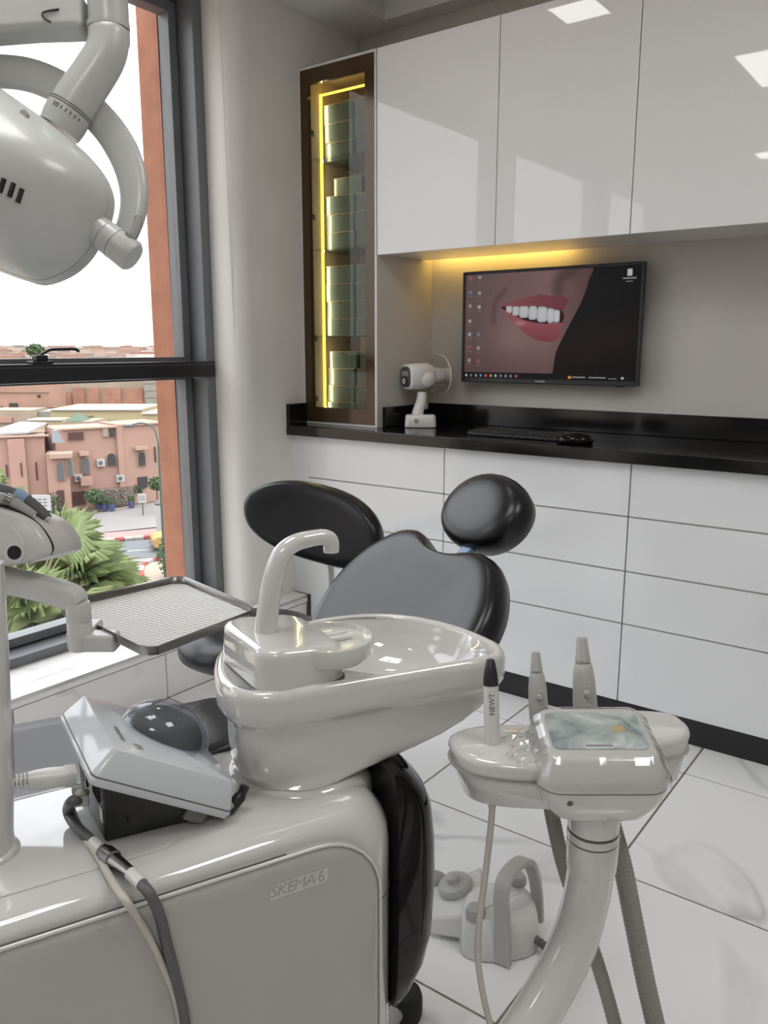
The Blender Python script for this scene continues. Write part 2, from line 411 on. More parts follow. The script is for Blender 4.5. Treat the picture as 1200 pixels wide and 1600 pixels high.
# ---------------------------------------------------------------- windows
XG = -2.69                                # glass plane
XI = -2.57                                # room-side face of the frames
for i, (a, b) in enumerate(WINS):
    m = MB()
    m.box((-2.76, b - 0.045, SILL), (XI, b, ZC)); m.box((-2.76, a, SILL), (XI, a + 0.045, ZC))      # posts
    m.box((-2.76, a + 0.045, SILL), (XI, b - 0.045, SILL + 0.035)); m.box((-2.76, a + 0.045, ZC - 0.04), (XI, b - 0.045, ZC))
    w = struct('window_%d' % (i + 1), m, 'frame_grey', bevel=0.002)
    y0, y1 = a + 0.045, b - 0.045
    tb = obj('transom', B((XI - 0.08, y0 + 0.0, 1.165), (XI + 0.012, y1 + 0.035, 1.226)), 'frame_black', w, bevel=0.003)
    obj('transom_groove', B((XI + 0.0121, y0, 1.214), (XI + 0.0128, y1 + 0.034, 1.2155)), 'frame_grey', tb)
    for k, (z0, z1) in enumerate(((SILL + 0.035, 1.165), (1.205, ZC - 0.04))):
        t = 0.042; g = 0.006
        sx0, sx1 = XG - 0.03, XG + 0.035
        s = MB(); s.box((sx0, y0 + g, z0 + g), (sx1, y0 + t, z1 - g)); s.box((sx0, y1 - t, z0 + g), (sx1, y1 - g, z1 - g))
        s.box((sx0, y0 + t, z0 + g), (sx1, y1 - t, z0 + 0.038)); s.box((sx0, y0 + t, z1 - 0.045 if k else z1 - 0.012), (sx1, y1 - t, z1 - g))
        so = obj('sash', s, 'frame_grey', w, bevel=0.002)
        obj('gasket', B((sx0 + 0.01, y1 - g, z0), (sx1 - 0.01, y1, z1)), 'rubber', so)
        obj('gasket', B((sx0 + 0.01, y0 + t, z0), (sx1 - 0.01, y1 - t, z0 + g)), 'rubber', so)
        obj('pane', B((XG - 0.006, y0 + t - 0.005, z0 + 0.03), (XG + 0.006, y1 - t + 0.005, z1 - 0.008)), 'window_glass', so)
    if i == 0:
        # lever handle standing on the transom
        p = Xp(62, 562, XI - 0.01); h = MB()
        hy = p.y
        h.box((XI - 0.035, hy - 0.035, 1.226), (XI + 0.008, hy + 0.04, 1.236)); h.box((XI - 0.028, hy - 0.018, 1.236), (XI + 0.002, hy + 0.025, 1.255))
        hb = obj('handle_base', h, 'black_plastic', w, bevel=0.003)
        lv = smooth_path([(XI - 0.012, hy - 0.012, 1.247), (XI - 0.012, hy + 0.018, 1.262), (XI - 0.012, hy + 0.045, 1.273), (XI - 0.012, hy + 0.10, 1.275), (XI - 0.012, hy + 0.135, 1.275), (XI - 0.012, hy + 0.15, 1.267)], 5)
        obj('handle_lever', MB().tube(lv, 0.0055, 8, up=(1,0,0)), 'black_plastic', hb)
# terracotta fin outside, beside the first window
A0 = Xp(253, 0, -2.80)
struct('trim_3', MB().box((-2.94, 2.285, -6.0), (-2.80, 2.75, 4.5)).box((-2.94, 2.75, -6.0), (-2.80, 3.2, 4.5)), 'orange_render', bevel=0.004)

# ---------------------------------------------------------------- ceiling panels
def panel(x0, x1, y0, y1, label):
    t = thing('ceiling_light', ((x0+x1)/2, (y0+y1)/2, 2.662), label, 'ceiling light', 'square panel lights set in the ceiling')
    f = MB(); w = 0.012
    f.box((x0-w, y0-w, 2.668), (x1+w, y0, 2.681)); f.box((x0-w, y1, 2.668), (x1+w, y1+w, 2.681)); f.box((x0-w, y0, 2.668), (x0, y1, 2.681)); f.box((x1, y0, 2.668), (x1+w, y1, 2.681))
    obj('trim_frame', f, 'white_satin', t); obj('diffuser', B((x0, y0, 2.671), (x1, y1, 2.679)), 'panel_light', t)
panel(-1.70, -1.50, 1.70, 1.90, 'small square downlight mirrored high in the middle wall cabinet door')
panel(-1.22, -0.62, 0.24, 0.84, 'large square ceiling panel mirrored at the right edge of the cabinet doors')
panel(-1.63, -1.43, -1.62, -1.38, 'small square downlight mirrored low at the right edge of the cabinet doors')
panel(0.2, 0.8, 0.9, 1.5, 'large square ceiling panel behind the photographer towards the right wall')
panel(0.2, 0.8, -1.3, -0.7, 'large square ceiling panel at the far end of the room behind the photographer')

# ---------------------------------------------------------------- blind cord
c0 = Xp(381, 831, -2.46)
t = thing('blind_cord', c0, 'thin beaded blind cord loop with a small grey weight beside the window', 'blind cord')
pa, pb = Xp(345, 0, -2.46), Xp(361, 0, -2.46)
for q, sgn in ((pa, -1), (pb, 1)):
    top = c0 + Vector((0, 0.004*sgn, 0)) + (q - c0)*(1.2) ; top.x = -2.46
    n = 60; obj('cord', MB().tube([c0 + Vector((0, 0.004*sgn, 0)) + (top - c0)*(k/n) for k in range(n+1)], [0.0016 if k % 2 else 0.0011 for k in range(n+1)], 6), 'white_satin', t)
obj('cord_weight', MB().lathe([(0.0035, 0.0), (0.0065, -0.008), (0.0075, -0.03), (0.006, -0.046), (0.002, -0.05)], c0, ZZ, 14), 'grey_plastic', t)

# ================================================================== CABINETS
YD = 2.58
ROWS = [(0.092, 0.365), (0.371, 0.547), (0.553, 0.732), (0.738, 0.913)]
BX = [-2.326, -1.638, -0.922, -0.206, 0.30]
blab = ['white gloss base cabinet with drawers in the corner by the window', 'white gloss base cabinet with drawers below the keyboard and mouse',
        'white gloss base cabinet with drawers at the right edge of the picture', 'white gloss base cabinet with drawers beyond the right edge']
for i in range(4):
    x0, x1 = BX[i], BX[i+1]
    t = thing('base_cabinet', ((x0+x1)/2, 2.8, 0), blab[i], 'cabinet', 'white drawer cabinets under the worktop')
    obj('body', B((x0 + 0.001, YD + 0.0215, 0.09), (x1 - 0.001, YB - 0.005, 0.913)), 'carcass_dark', t)
    obj('plinth', B((x0, YD + 0.012, 0.0), (x1, YD + 0.03, 0.0895)), 'plinth', t)
    for z0, z1 in ROWS:
        d = obj('drawer_front', B((x0 + 0.002, YD, z0), (x1 - 0.002, YD + 0.019, z1)), 'drawer_gloss', t, bevel=0.0015)
        obj('grip_groove', B((x0 + 0.002, YD + 0.004, z1), (x1 - 0.002, YD + 0.021, min(z1 + 0.0062, 0.9135))), 'grey_plastic', d)
struct('trim_4', B((XW, YD + 0.004, SILL), (-2.3265, YD + 0.02, 0.913)), 'drawer_gloss')      # filler strip between wall and drawers
# worktop
wt = thing('worktop', (-1.0, 2.8, 0.914), 'long black granite worktop with low upstand under the wall screen', 'worktop')
obj('slab', B((XW, 2.55, 0.914), (0.30, YB, 0.956)), 'granite', wt, bevel=0.003)
obj('upstand', B((XW, 2.552, 0.9565), (XW + 0.02, 2.663, 1.045)), 'granite', wt, bevel=0.002)
obj('upstand', B((-1.998, YB - 0.02, 0.9565), (0.30, YB, 1.040)), 'granite', wt, bevel=0.002)
obj('upstand', B((-2.018, 2.70, 0.9565), (-1.998, YB, 1.040)), 'granite', wt, bevel=0.002)
# wall cabinets
YG = 2.665
UX = [-2.018, -1.493, -1.003, -0.50, 0.0]
ulab = ['high gloss white wall cabinet door next to the lit glass case', 'middle high gloss white wall cabinet directly above the screen',
        'high gloss white wall cabinet right of the screen at the picture edge', 'high gloss white wall cabinet beyond the right edge']
for i in range(4):
    x0, x1 = UX[i], UX[i+1]
    t = thing('wall_cabinet', ((x0+x1)/2, 2.86, 1.64), ulab[i], 'cabinet', 'white wall cabinets over the worktop')
    m = MB(); m.box((x0 + 0.0005, YG + 0.022, 1.655), (x1 - 0.0005, YB - 0.075, 2.379)); m.box((x0 + 0.0005, YB - 0.075, 1.70), (x1 - 0.0005, YB - 0.001, 2.379))
    obj('body', m, 'carcass', t)
    obj('bottom_panel', B((x0 + 0.0005, YG + 0.022, 1.640), (x1 - 0.0005, YB - 0.075, 1.6545)), 'lacquer', t)
    obj('door', B((x0 + 0.0015, YG, 1.637), (x1 - 0.0015, YG + 0.0205, 2.381)), 'lacquer', t, bevel=0.0012)
# amber strip light in the slot behind the cabinets' bottom panels
ls = thing('strip_light', (-1.66, YB - 0.04, 1.63), 'amber light strip hidden under the wall cabinets above the screen', 'strip light')
obj('channel', B((-2.0, YB - 0.0745, 1.660), (-1.36, YB - 0.060, 1.699)), 'carcass', ls)
obj('diffuser', B((-1.99, YB - 0.0598, 1.664), (-1.37, YB - 0.054, 1.690)), 'led_amber', ls)

# ---------------------------------------------------------------- lit glass display case
GX0, GX1, GZ0, GZ1 = XW + 0.002, -2.021, 0.957, 2.381
dc = thing('display_case', ((GX0+GX1)/2, 2.86, GZ0), 'tall lit glass-fronted display case with bronze frame and yellow light strip', 'display case')
w = 0.012
obj('side_panel', B((GX0, YG + 0.022, GZ0), (GX0 + w, YB - 0.001, GZ1)), 'cabinet_liner', dc)
obj('side_panel', B((GX1 - w, YG + 0.022, GZ0), (GX1, YB - 0.001, GZ1)), 'cabinet_liner', dc)
obj('outer_skin', B((GX1 + 0.0003, YG + 0.0, GZ0), (GX1 + 0.0025, YB - 0.001, 1.638)), 'plaster_back', dc)
obj('back_panel', B((GX0 + w, YB - 0.012, GZ0), (GX1 - w, YB - 0.001, GZ1)), 'cabinet_liner', dc)
obj('top_panel', B((GX0 + w, YG + 0.022, GZ1 - w), (GX1 - w, YB - 0.012, GZ1)), 'cabinet_liner', dc)
obj('bottom_panel', B((GX0 + w, YG + 0.022, GZ0), (GX1 - w, YB - 0.012, GZ0 + w)), 'bronze', dc)
m = MB(); e_ = 0.009
m.box((GX0, YG, GZ0), (GX0 + e_, YG + 0.021, GZ1)); m.box((GX1 - e_, YG, GZ0), (GX1, YG + 0.021, GZ1))
m.box((GX0 + e_, YG, GZ0), (GX1 - e_, YG + 0.021, GZ0 + e_)); m.box((GX0 + e_, YG, GZ1 - e_), (GX1 - e_, YG + 0.021, GZ1))
obj('white_edging', m, 'white_satin', dc)
m = MB(); f_ = 0.046; a0, a1, b0, b1 = GX0 + e_ + 0.001, GX1 - e_ - 0.001, GZ0 + e_ + 0.001, GZ1 - e_ - 0.001
m.box((a0, YG + 0.001, b0), (a0 + f_*0.85, YG + 0.02, b1)); m.box((a1 - f_, YG + 0.001, b0), (a1, YG + 0.02, b1))
m.box((a0 + f_*0.85, YG + 0.001, b0), (a1 - f_, YG + 0.02, b0 + 0.062)); m.box((a0 + f_*0.85, YG + 0.001, b1 - 0.055), (a1 - f_, YG + 0.02, b1))
dr = obj('door_frame', m, 'bronze', dc)
obj('glass_pane', B((a0 + f_*0.85 - 0.002, YG + 0.004, b0 + 0.06), (a1 - f_ + 0.002, YG + 0.009, b1 - 0.053)), 'bronze_glass', dr)
yl = Xp(505, 400, GX0 + w + 0.004).y
obj('light_strip', B((GX0 + w, yl - 0.0055, GZ0 + 0.02), (GX0 + w + 0.006, yl + 0.0055, GZ1 - 0.076)), 'led_yellow', dc)
obj('light_strip', B((GX0 + w, yl - 0.0055, GZ1 - 0.076), (GX1 - w, yl + 0.0055, GZ1 - 0.070)), 'led_yellow', dc)
la = bpy.data.lights.new('case_light', 'AREA'); la.shape = 'RECTANGLE'; la.size = 1.28; la.size_y = 0.01; la.energy = 0.65; la.color = (1.0, 0.86, 0.58)
lo_ = bpy.data.objects.new('case_light', la); COL.objects.link(lo_); lo_.parent = dc
lo_.location = Vector((GX0 + w + 0.009, yl, 1.64)) - wloc(dc); lo_.rotation_euler = (0, -math.pi/2, 0.35)
SH = [GZ0 + w]
for y in (527, 392, 251.6): SH.append(Xp(488, y, GX0 + w).z)
SH[1:] = [1.275, 1.605, 1.935] if not all(1.0 < z < 2.3 for z in SH[1:]) else SH[1:]
for z in SH[1:]: obj('glass_shelf', B((GX0 + w + 0.001, YG + 0.06, z), (GX1 - w - 0.001, YB - 0.014, z + 0.006)), 'shelf_glass', dc)
for z in (1.06, 1.32, 1.82, 2.15):
    h = MB(); h.box((GX0 + w, YG + 0.03, z - 0.012), (GX0 + w + 0.006, YG + 0.075, z + 0.012)); h.box((GX0 + w + 0.006, YG + 0.032, z - 0.008), (GX0 + w + 0.02, YG + 0.055, z + 0.008))
    obj('hinge', h, 'dark_steel', dc, bevel=0.002)
# boxes on the shelves
pm('carton_print', (0.10, 0.14, 0.15), 0.4)
pm('carton_teal', (0.14, 0.20, 0.215), 0.2, Coat_Weight=0.35, Coat_Roughness=0.12)
pm('carton_edge', (0.42, 0.36, 0.27), 0.5)
BW, BD, BH = 0.150, 0.20, 0.0745

bx = [(GX0 + GX1)/2 - 0.105, (GX0 + GX1)/2 + 0.056]
proto = None
names = ['bottom', 'second', 'third', 'top']
shelf_w = ['bottom of the case', 'lowest glass shelf', 'middle glass shelf', 'top glass shelf']
for s, z in enumerate(SH):
    rows = 3 if s == 3 else 4
    for r in range(rows):
        for c in range(2):
            if proto is None:
                ro = thing('storage_carton', (0, 0, 0), 'x', 'carton')
                obj('carton_body', B((-BW/2, -BD/2, 0.0), (BW/2, BD/2, BH - 0.003)), 'carton_teal', ro, bevel=0.002)
                obj('carton_lid', B((-BW/2 - 0.0005, -BD/2 - 0.0005, BH - 0.0034), (BW/2 + 0.0005, BD/2 + 0.0005, BH - 0.0012)), 'carton_edge', ro)
                obj('thumb_notch', MB().prism([(0.010*math.cos(a), -BD/2 - 0.0002, BH - 0.004 - 0.008*math.sin(a)) for a in [math.pi*k/8 for k in range(9)]], (0, -0.0006, 0)), 'ink', ro)
                pr = MB()
                for q, (pw, pz) in enumerate(((0.04, 0.058), (0.055, 0.044), (0.035, 0.036), (0.02, 0.022))):
                    pr.box((-pw/2, -BD/2 - 0.0006, pz), (pw/2, -BD/2 - 0.0001, pz + 0.004))
                obj('print', pr, 'carton_print', ro)
                proto = ro; o = ro
            else: o = link_copy(proto)
            base = z + (0.0062 if s else 0.0003)
            off = 0.03 if (s == 2 and r == 3) else (0.012 if (s == 0 and r == 3) else random.uniform(-0.003, 0.003))
            o.location = (bx[c] + off + (0.006 if c else 0), 2.905 + random.uniform(-0.006, 0.006) + (0.02 if s == 2 and r == 3 else 0), base + r*(BH - 0.001))
            o.rotation_euler = (0, 0, random.uniform(-0.02, 0.02))
            o['group'] = 'teal cartons in the display case'
            lv_ = names[r] if not (rows == 3 and r == 2) else 'top'
            o['label'] = 'teal carton on the %s, %s of the %s stack' % (shelf_w[s], lv_, 'left' if c == 0 else 'right')
# ================================================================== DENTAL UNIT BODY
ZT = 0.712
def wring(pts, z): return [W(u, n, z) for u, n in pts]
def inset(pts, d):
    # move a closed 2-D outline inwards along its vertex normals
    n = len(pts); out = []
    ar = sum(pts[i][0]*pts[(i+1) % n][1] - pts[(i+1) % n][0]*pts[i][1] for i in range(n))
    s = 1 if ar > 0 else -1
    for i in range(n):
        a = Vector(pts[i-1]); c = Vector(pts[(i+1) % n]); t = (c - a)
        t = t.normalized() if t.length > 1e-9 else Vector((1, 0))
        out.append((pts[i][0] - s*t.y*d, pts[i][1] + s*t.x*d))
    return out
def rr(u0, u1, n0, n1, r, seg=7):
    return [((u0+u1)/2 + x, (n0+n1)/2 + y) for x, y in rrect(u1-u0, n1-n0, r, seg)]
du = thing('dental_unit', W(-0.25, 0, 0), 'white dental unit cabinet with rounded front panel and black glossy end', 'dental unit')
bo = rr(-0.66, 0.095, -0.155, 0.118, 0.082)
def endcut(pts, d0, d1):
    # inset that is small along the long sides and larger towards the basin end
    out = []
    A_, B_ = inset(pts, d0), inset(pts, d1)
    for p, q_, r_ in zip(pts, A_, B_):
        w_ = max(0.0, min(1.0, (p[0] + 0.06)/0.12)); w_ = w_*w_*(3 - 2*w_)
        out.append((q_[0]*(1-w_) + r_[0]*w_, q_[1]*(1-w_) + r_[1]*w_))
    return out
cv = obj('body', MB().loft([wring(inset(bo, 0.03), 0.06), wring(inset(bo, 0.01), 0.09), wring(bo, 0.16), wring(bo, 0.60), wring(bo, 0.645), wring(endcut(bo, 0.0, 0.003), 0.667), wring(endcut(bo, 0.0, 0.011), 0.684), wring(endcut(bo, -0.003, 0.022), 0.6975), wring(endcut(bo, 0.0005, 0.030), 0.7045), wring(endcut(bo, 0.009, 0.042), 0.7095), wring(endcut(bo, 0.024, 0.055), ZT)]), 'white_gloss', du, ang=75)
obj('cover_seam', MB().obox(W(-0.36, 0.1188, 0.6942), DU, NN, ZZ, 0.28, 0.0016, 0.0012), 'grey_dark', du)
# service flap let into the cover, a thin line and a faint step
fo = rr(-0.52, -0.185, -0.135, 0.066, 0.03)
obj('service_flap', MB().loft([wring(fo, ZT + 0.0002), wring(fo, ZT + 0.0012), wring(inset(fo, 0.0015), ZT + 0.0016)]), 'white_gloss', cv, ang=30)
# raised collar the basin turns on
nc = (0.008, -0.043)
circ = lambda r, z, c=nc, k=48: [W(c[0] + r*math.cos(2*math.pi*i/k), c[1] + r*math.sin(2*math.pi*i/k), z) for i in range(k)]
obj('basin_collar', MB().loft([circ(0.104, ZT - 0.06), circ(0.104, ZT - 0.022), circ(0.101, ZT - 0.008), circ(0.096, ZT + 0.001), circ(0.092, ZT + 0.007)]), 'white_gloss', du, ang=70)
# front panel: large rounded plate standing proud of the body
po = []
for cx, cz, r, a in ((0.042 - 0.085, 0.690 - 0.085, 0.085, 0), (-0.64 + 0.02, 0.690 - 0.02, 0.02, 90), (-0.64 + 0.02, 0.12, 0.02, 180), (0.042 - 0.03, 0.12, 0.03, 270)):
    for k in range(9):
        t = math.radians(a + 90*k/8); po.append((cx + r*math.cos(t), cz + r*math.sin(t)))
pr = lambda pts, n: [W(u, n, z) for u, z in pts]
fp = obj('front_panel', MB().loft([pr(inset(po, -0.006), 0.1175), pr(inset(po, -0.004), 0.1195), pr(inset(po, 0.0), 0.122), pr(inset(po, 0.004), 0.1255), pr(inset(po, 0.010), 0.1268), pr(inset(po, 0.02), 0.1268)]), 'unit_panel', du, ang=70)
obj('panel_bead', MB().tube([W(u, 0.1225, z) for u, z in inset(po, -0.003)] + [W(u, 0.1225, z) for u, z in inset(po, -0.003)[:1]], 0.0024, 8), 'white_gloss', fp, ang=70)
# engraved maker's plate
pm('badge_metal', (0.62, 0.62, 0.6), 0.35, 0.4, bump=0.5, bscale=700)
bc = Np(467, 1381, 0.1272); bu = un(bc)
bw, bh = 0.0745, 0.0185
bpts = [(bu.x + x, bu.z + y) for x, y in [(-bw/2 + 0.004, bh/2), (-bw/2, 0.0), (-bw/2, -bh/2), (bw/2 - 0.004, -bh/2), (bw/2, -bh/2 + 0.004), (bw/2, bh/2)]]
bd = obj('badge', MB().prism(pr(bpts, 0.1269), NN*0.0007), 'badge_metal', fp)
text_obj('badge_lettering', 'SKEMA', 0.0195, W(bu.x - 0.0085, 0.1279, bu.z - 0.0002), DU, ZZ, 'grey_plastic', bd, 0.0002, 0.95, 0.25)
six = text_obj('badge_lettering', '6', 0.0215, W(bu.x + 0.0290, 0.1279, bu.z - 0.0002), DU, ZZ, 'grey_plastic', bd, 0.0002, 1.0, 0.0)
obj('badge_divider', MB().prism(pr([(bu.x + 0.0195, bu.z - bh/2 + 0.001), (bu.x + 0.0202, bu.z - bh/2 + 0.001), (bu.x + 0.0222, bu.z + bh/2 - 0.001), (bu.x + 0.0215, bu.z + bh/2 - 0.001)], 0.1276), NN*0.0004), 'grey_plastic', bd)
# joint line between upper and lower shell at the end
obj('shell_joint', MB().loft([wring(inset(bo, -0.0004), 0.575), wring(inset(bo, -0.0004), 0.5775)]), 'grey_dark', du)
# black glossy shell closing the end
be = []
for k in range(25):
    a = math.radians(-90 + 180*k/24)
    be.append((0.085 + 0.095*max(math.cos(a), 0)**0.55, -0.02 + 0.122*math.sin(a)))
def bring(z, s, back=0.0): return [W(0.085 + (u - 0.085)*s - back, -0.02 + (n + 0.02)*(0.86 + 0.14*s), z) for u, n in be]
obj('end_shell', MB().loft([bring(0.385, 0.2), bring(0.40, 0.50), bring(0.435, 0.80), bring(0.475, 0.94), bring(0.55, 1.0), bring(0.62, 0.98), bring(0.67, 0.90), bring(0.70, 0.74), bring(0.722, 0.5), bring(0.735, 0.2)]), 'black_gloss', du, ang=60)
# curved lower column and rubber foot under the end
obj('base_column', MB().loft([wring(rr(-0.25, 0.06, -0.10, 0.05, 0.04), 0.0), wring(rr(-0.25, 0.07, -0.11, 0.06, 0.04), 0.07)]), 'grey_plastic', du)
fz = Zp(640, 1592, 0.0)
obj('foot', MB().lathe([(0.012, 0.0), (0.030, 0.0), (0.033, 0.012), (0.033, 0.045), (0.029, 0.058), (0.012, 0.062)], (fz.x - 0.01, fz.y, 0.0003), ZZ, 24), 'rubber', du)
ff = un(Vector((fz.x - 0.01, fz.y, 0)))
obj('foot_arm', MB().tube([W(-0.05, -0.03, 0.03), W(ff.x - 0.01, ff.y, 0.03)], 0.016, 10), 'grey_plastic', du)

# ================================================================== CUSPIDOR (spittoon basin)
cs = thing('spittoon_basin', W(nc[0], nc[1], ZT + 0.01), 'white glossy spittoon basin with oval bowl on the dental unit', 'basin')
ol = [(-0.098, -0.076), (-0.106, -0.03), (-0.100, 0.012), (-0.067, 0.042), (0.0, 0.052), (0.064, 0.058), (0.16, 0.069), (0.235, 0.077), (0.272, 0.070),
      (0.290, 0.045), (0.294, 0.005), (0.288, -0.045), (0.272, -0.095), (0.24, -0.145), (0.19, -0.182), (0.12, -0.195), (0.04, -0.19), (-0.03, -0.172), (-0.076, -0.13)]
ol = [(p.x, p.y) for p in smooth_path([(a, b, 0) for a, b in ol], 6, True)]
def by_angle(pts, c, N=120):
    out = []
    P = [Vector((p[0] - c[0], p[1] - c[1])) for p in pts]; n = len(P)
    for k in range(N):
        a = 2*math.pi*k/N; d = Vector((math.cos(a), math.sin(a))); best = 0
        for i in range(n):
            p, q = P[i], P[(i+1) % n]; e = q - p; den = d.x*e.y - d.y*e.x
            if abs(den) < 1e-12: continue
            t = (p.x*e.y - p.y*e.x)/den; s = (p.x*d.y - p.y*d.x)/den
            if t > 0 and -1e-9 <= s <= 1 + 1e-9: best = max(best, t)
        out.append((c[0] + d.x*best, c[1] + d.y*best))
    return out
oc = (0.09, -0.06); OL = by_angle(ol, oc)
N = len(OL)
CI = [(nc[0] + 0.088*math.cos(2*math.pi*k/N), nc[1] + 0.088*math.sin(2*math.pi*k/N)) for k in range(N)]
mixp = lambda A, B_, t: [(a[0]*(1-t) + b[0]*t, a[1]*(1-t) + b[1]*t) for a, b in zip(A, B_)]
bcn = (0.160, -0.062)
BO = by_angle([(bcn[0] + 0.122*math.cos(2*math.pi*k/80), bcn[1] + 0.124*math.sin(2*math.pi*k/80)) for k in range(80)], bcn)
BR = lambda s: [(bcn[0] + (x - bcn[0])*s, bcn[1] + (y - bcn[1])*s) for x, y in BO]
def um(z): return 0.100 + (z - ZT - 0.012)*2.55
def clipu(pts, z):
    m_ = um(z); s_ = 0.05; out = []
    for u, n in pts:
        if u > m_ - s_:
            k = (u - m_ + s_)/s_; u2 = m_ - s_ + s_*math.tanh(k); n = nc[1] + (n - nc[1])*(1 - 0.10*min(1.0, max(0.0, (u - u2)/0.12)))
            u = u2
        out.append((u, n))
    return out
lowr = lambda t, dz: wring(mixp(CI, clipu(inset(OL, 0.015), ZT + dz), t), ZT + dz)
rings = [wring(CI, ZT + 0.008), lowr(0.05, 0.010), lowr(0.30, 0.0145), lowr(0.62, 0.022), lowr(0.85, 0.033), lowr(0.97, 0.046), lowr(1.0, 0.058), lowr(1.0, 0.070), lowr(1.0, 0.082),
         wring(inset(OL, 0.014), ZT + 0.0935), wring(inset(OL, 0.011), ZT + 0.099), wring(inset(OL, 0.005), ZT + 0.103), wring(inset(OL, 0.001), ZT + 0.109), wring(OL, ZT + 0.120), wring(OL, ZT + 0.138),
         wring(inset(OL, 0.0015), ZT + 0.1445), wring(inset(OL, 0.005), ZT + 0.149), wring(inset(OL, 0.010), ZT + 0.1505), wring(inset(OL, 0.014), ZT + 0.1495)]
rim_in = inset(OL, 0.018)
zb = ZT + 0.147
bw_ = by_angle(rim_in, bcn)
# deck falls gently from the rim to the bowl edge
sel = []
for a, b in zip(BO, bw_):
    da = math.hypot(a[0] - bcn[0], a[1] - bcn[1]); db = math.hypot(b[0] - bcn[0], b[1] - bcn[1])
    t = min(1.0, (db - 0.0005)/da); sel.append((bcn[0] + (a[0] - bcn[0])*t, bcn[1] + (a[1] - bcn[1])*t))
rings += [wring(bw_, zb), wring(sel, zb - 0.002)]
for s, dz in ((0.975, -0.007), (0.94, -0.018), (0.88, -0.034), (0.79, -0.050), (0.66, -0.062), (0.48, -0.069), (0.28, -0.072), (0.1, -0.073)):
    rings.append(wring([(bcn[0] + (x - bcn[0])*s, bcn[1] + (y - bcn[1])*s) for x, y in sel], zb + dz))
obj('basin_shell', MB().loft(rings), 'white_gloss', cs, ang=75)
dcx = lambda r, z: [W(bcn[0] - 0.015 + r*math.cos(2*math.pi*k/40), bcn[1] + 0.01 + r*math.sin(2*math.pi*k/40), z) for k in range(40)]
obj('drain_cover', MB().loft([dcx(0.050, zb - 0.068), dcx(0.049, zb - 0.062), dcx(0.045, zb - 0.059), dcx(0.02, zb - 0.057)]), 'white_satin', cs, ang=50)
# faucet housing
hb = [(-0.075, -0.105), (-0.071, -0.04), (-0.060, 0.024), (-0.046, 0.037), (0.0, 0.038), (0.046, 0.036), (0.052, 0.025), (0.05, -0.02), (0.045, -0.07), (0.02, -0.115), (-0.03, -0.125)]
hb = [(p.x, p.y) for p in smooth_path([(a, b, 0) for a, b in hb], 4, True)]
HT = 0.912
def hbox(ins, z): return [W(-0.014 + x + 0.10*y*0.35, -0.043 + y, z) for x, y in rrect(0.125 - 2*ins, 0.165 - 2*ins, max(0.034 - ins, 0.006), 6)]
def hslope(ins, z): return [p - ZZ*(0.010*max(0.0, min(1.0, (un(p).x + 0.02)/0.07))) for p in hbox(ins, z)]
fh = obj('faucet_housing', MB().loft([hbox(0.001, zb - 0.003), hbox(0.0, zb + 0.003), hslope(0.0025, HT - 0.010), hslope(0.0035, HT - 0.006), hslope(0.006, HT - 0.0025), hslope(0.010, HT - 0.0005), hslope(0.015, HT)]), 'white_gloss', cs, ang=50)
obj('housing_seam', MB().loft([hbox(-0.0008, zb - 0.002), hbox(-0.0008, zb + 0.002)]), 'grey_dark', fh)
nf = -0.050
fpx = [(415, 992), (418, 960), (424, 918), (433, 882), (443, 862), (462, 848), (488, 841), (506, 839.5), (515, 843), (517.5, 850), (517.5, 859)]
fpt = smooth_path([Np(x, y, nf) for x, y in fpx], 5)
nfp = len(fpt); frad = [0.0155 - 0.0045*min(1, k/(nfp*0.6)) for k in range(nfp)]
obj('faucet', MB().tube(fpt, frad, 20), 'white_gloss', cs, ang=60)
obj('spout_ring', MB().lathe([(0.0105, 0.0), (0.0105, 0.003)], fpt[-1] - ZZ*0.003, ZZ, 20), 'white_satin', cs)
cu = Zp(514, 994, 0.905)
pl = obj('cup_plate', MB().lathe([(0.02, -0.030), (0.050, -0.028), (0.058, -0.020), (0.060, -0.004), (0.0585, 0.0), (0.0555, 0.0), (0.053, -0.006), (0.030, -0.0075), (0.0, -0.0078)], cu, ZZ, 48), 'white_gloss', cs, ang=40)
br = un(cu)
obj('plate_insert', rbox(W(br.x + 0.006, br.y, 0.8973), DU, NN, ZZ, 0.055, 0.012, 0.006, 0.005, 0.002), 'white_satin', pl)
obj('plate_insert', rbox(W(br.x + 0.016, br.y - 0.022, 0.8973), DU, NN, ZZ, 0.04, 0.014, 0.004, 0.006, 0.0015), 'white_satin', pl)

# ================================================================== ASSISTANT CONSOLE
CR = _R.copy(); CB = Vector((-_R.y, _R.x, 0)); CF = -CB      # image-right, away from the camera, towards it
CC = Dp(926, 1150, 1.03); CC.z = 0
zc = 0.765
def K(x, y, z): return CC + CR*x + CB*y + ZZ*z
ac = thing('assistant_console', K(0, 0, 0.0), 'white assistant console on a bent column with touch screen under clear film', 'dental console')
def kring(pts, z): return [K(x, y, z) for x, y in pts]
def slab(pts, z0, z1, e, tap=0.0):
    return MB().loft([kring(inset(pts, e + tap), z0), kring(inset(pts, e*0.3 + tap*0.8), z0 + e*0.4), kring(inset(pts, 0.0), z1 - 2.2*e), kring(inset(pts, e*0.3), z1 - e*1.0), kring(inset(pts, e*1.2), z1 - e*0.25), kring(inset(pts, e*2.4), z1)])
lw = [(p.x, p.y) for p in smooth_path([(-0.176, 0.028, 0), (-0.180, 0.0, 0), (-0.168, -0.030, 0), (-0.14, -0.050, 0), (-0.09, -0.060, 0), (-0.03, -0.058, 0), (-0.01, -0.02, 0), (-0.02, 0.04, 0), (-0.07, 0.055, 0), (-0.14, 0.05, 0)], 5, True)]
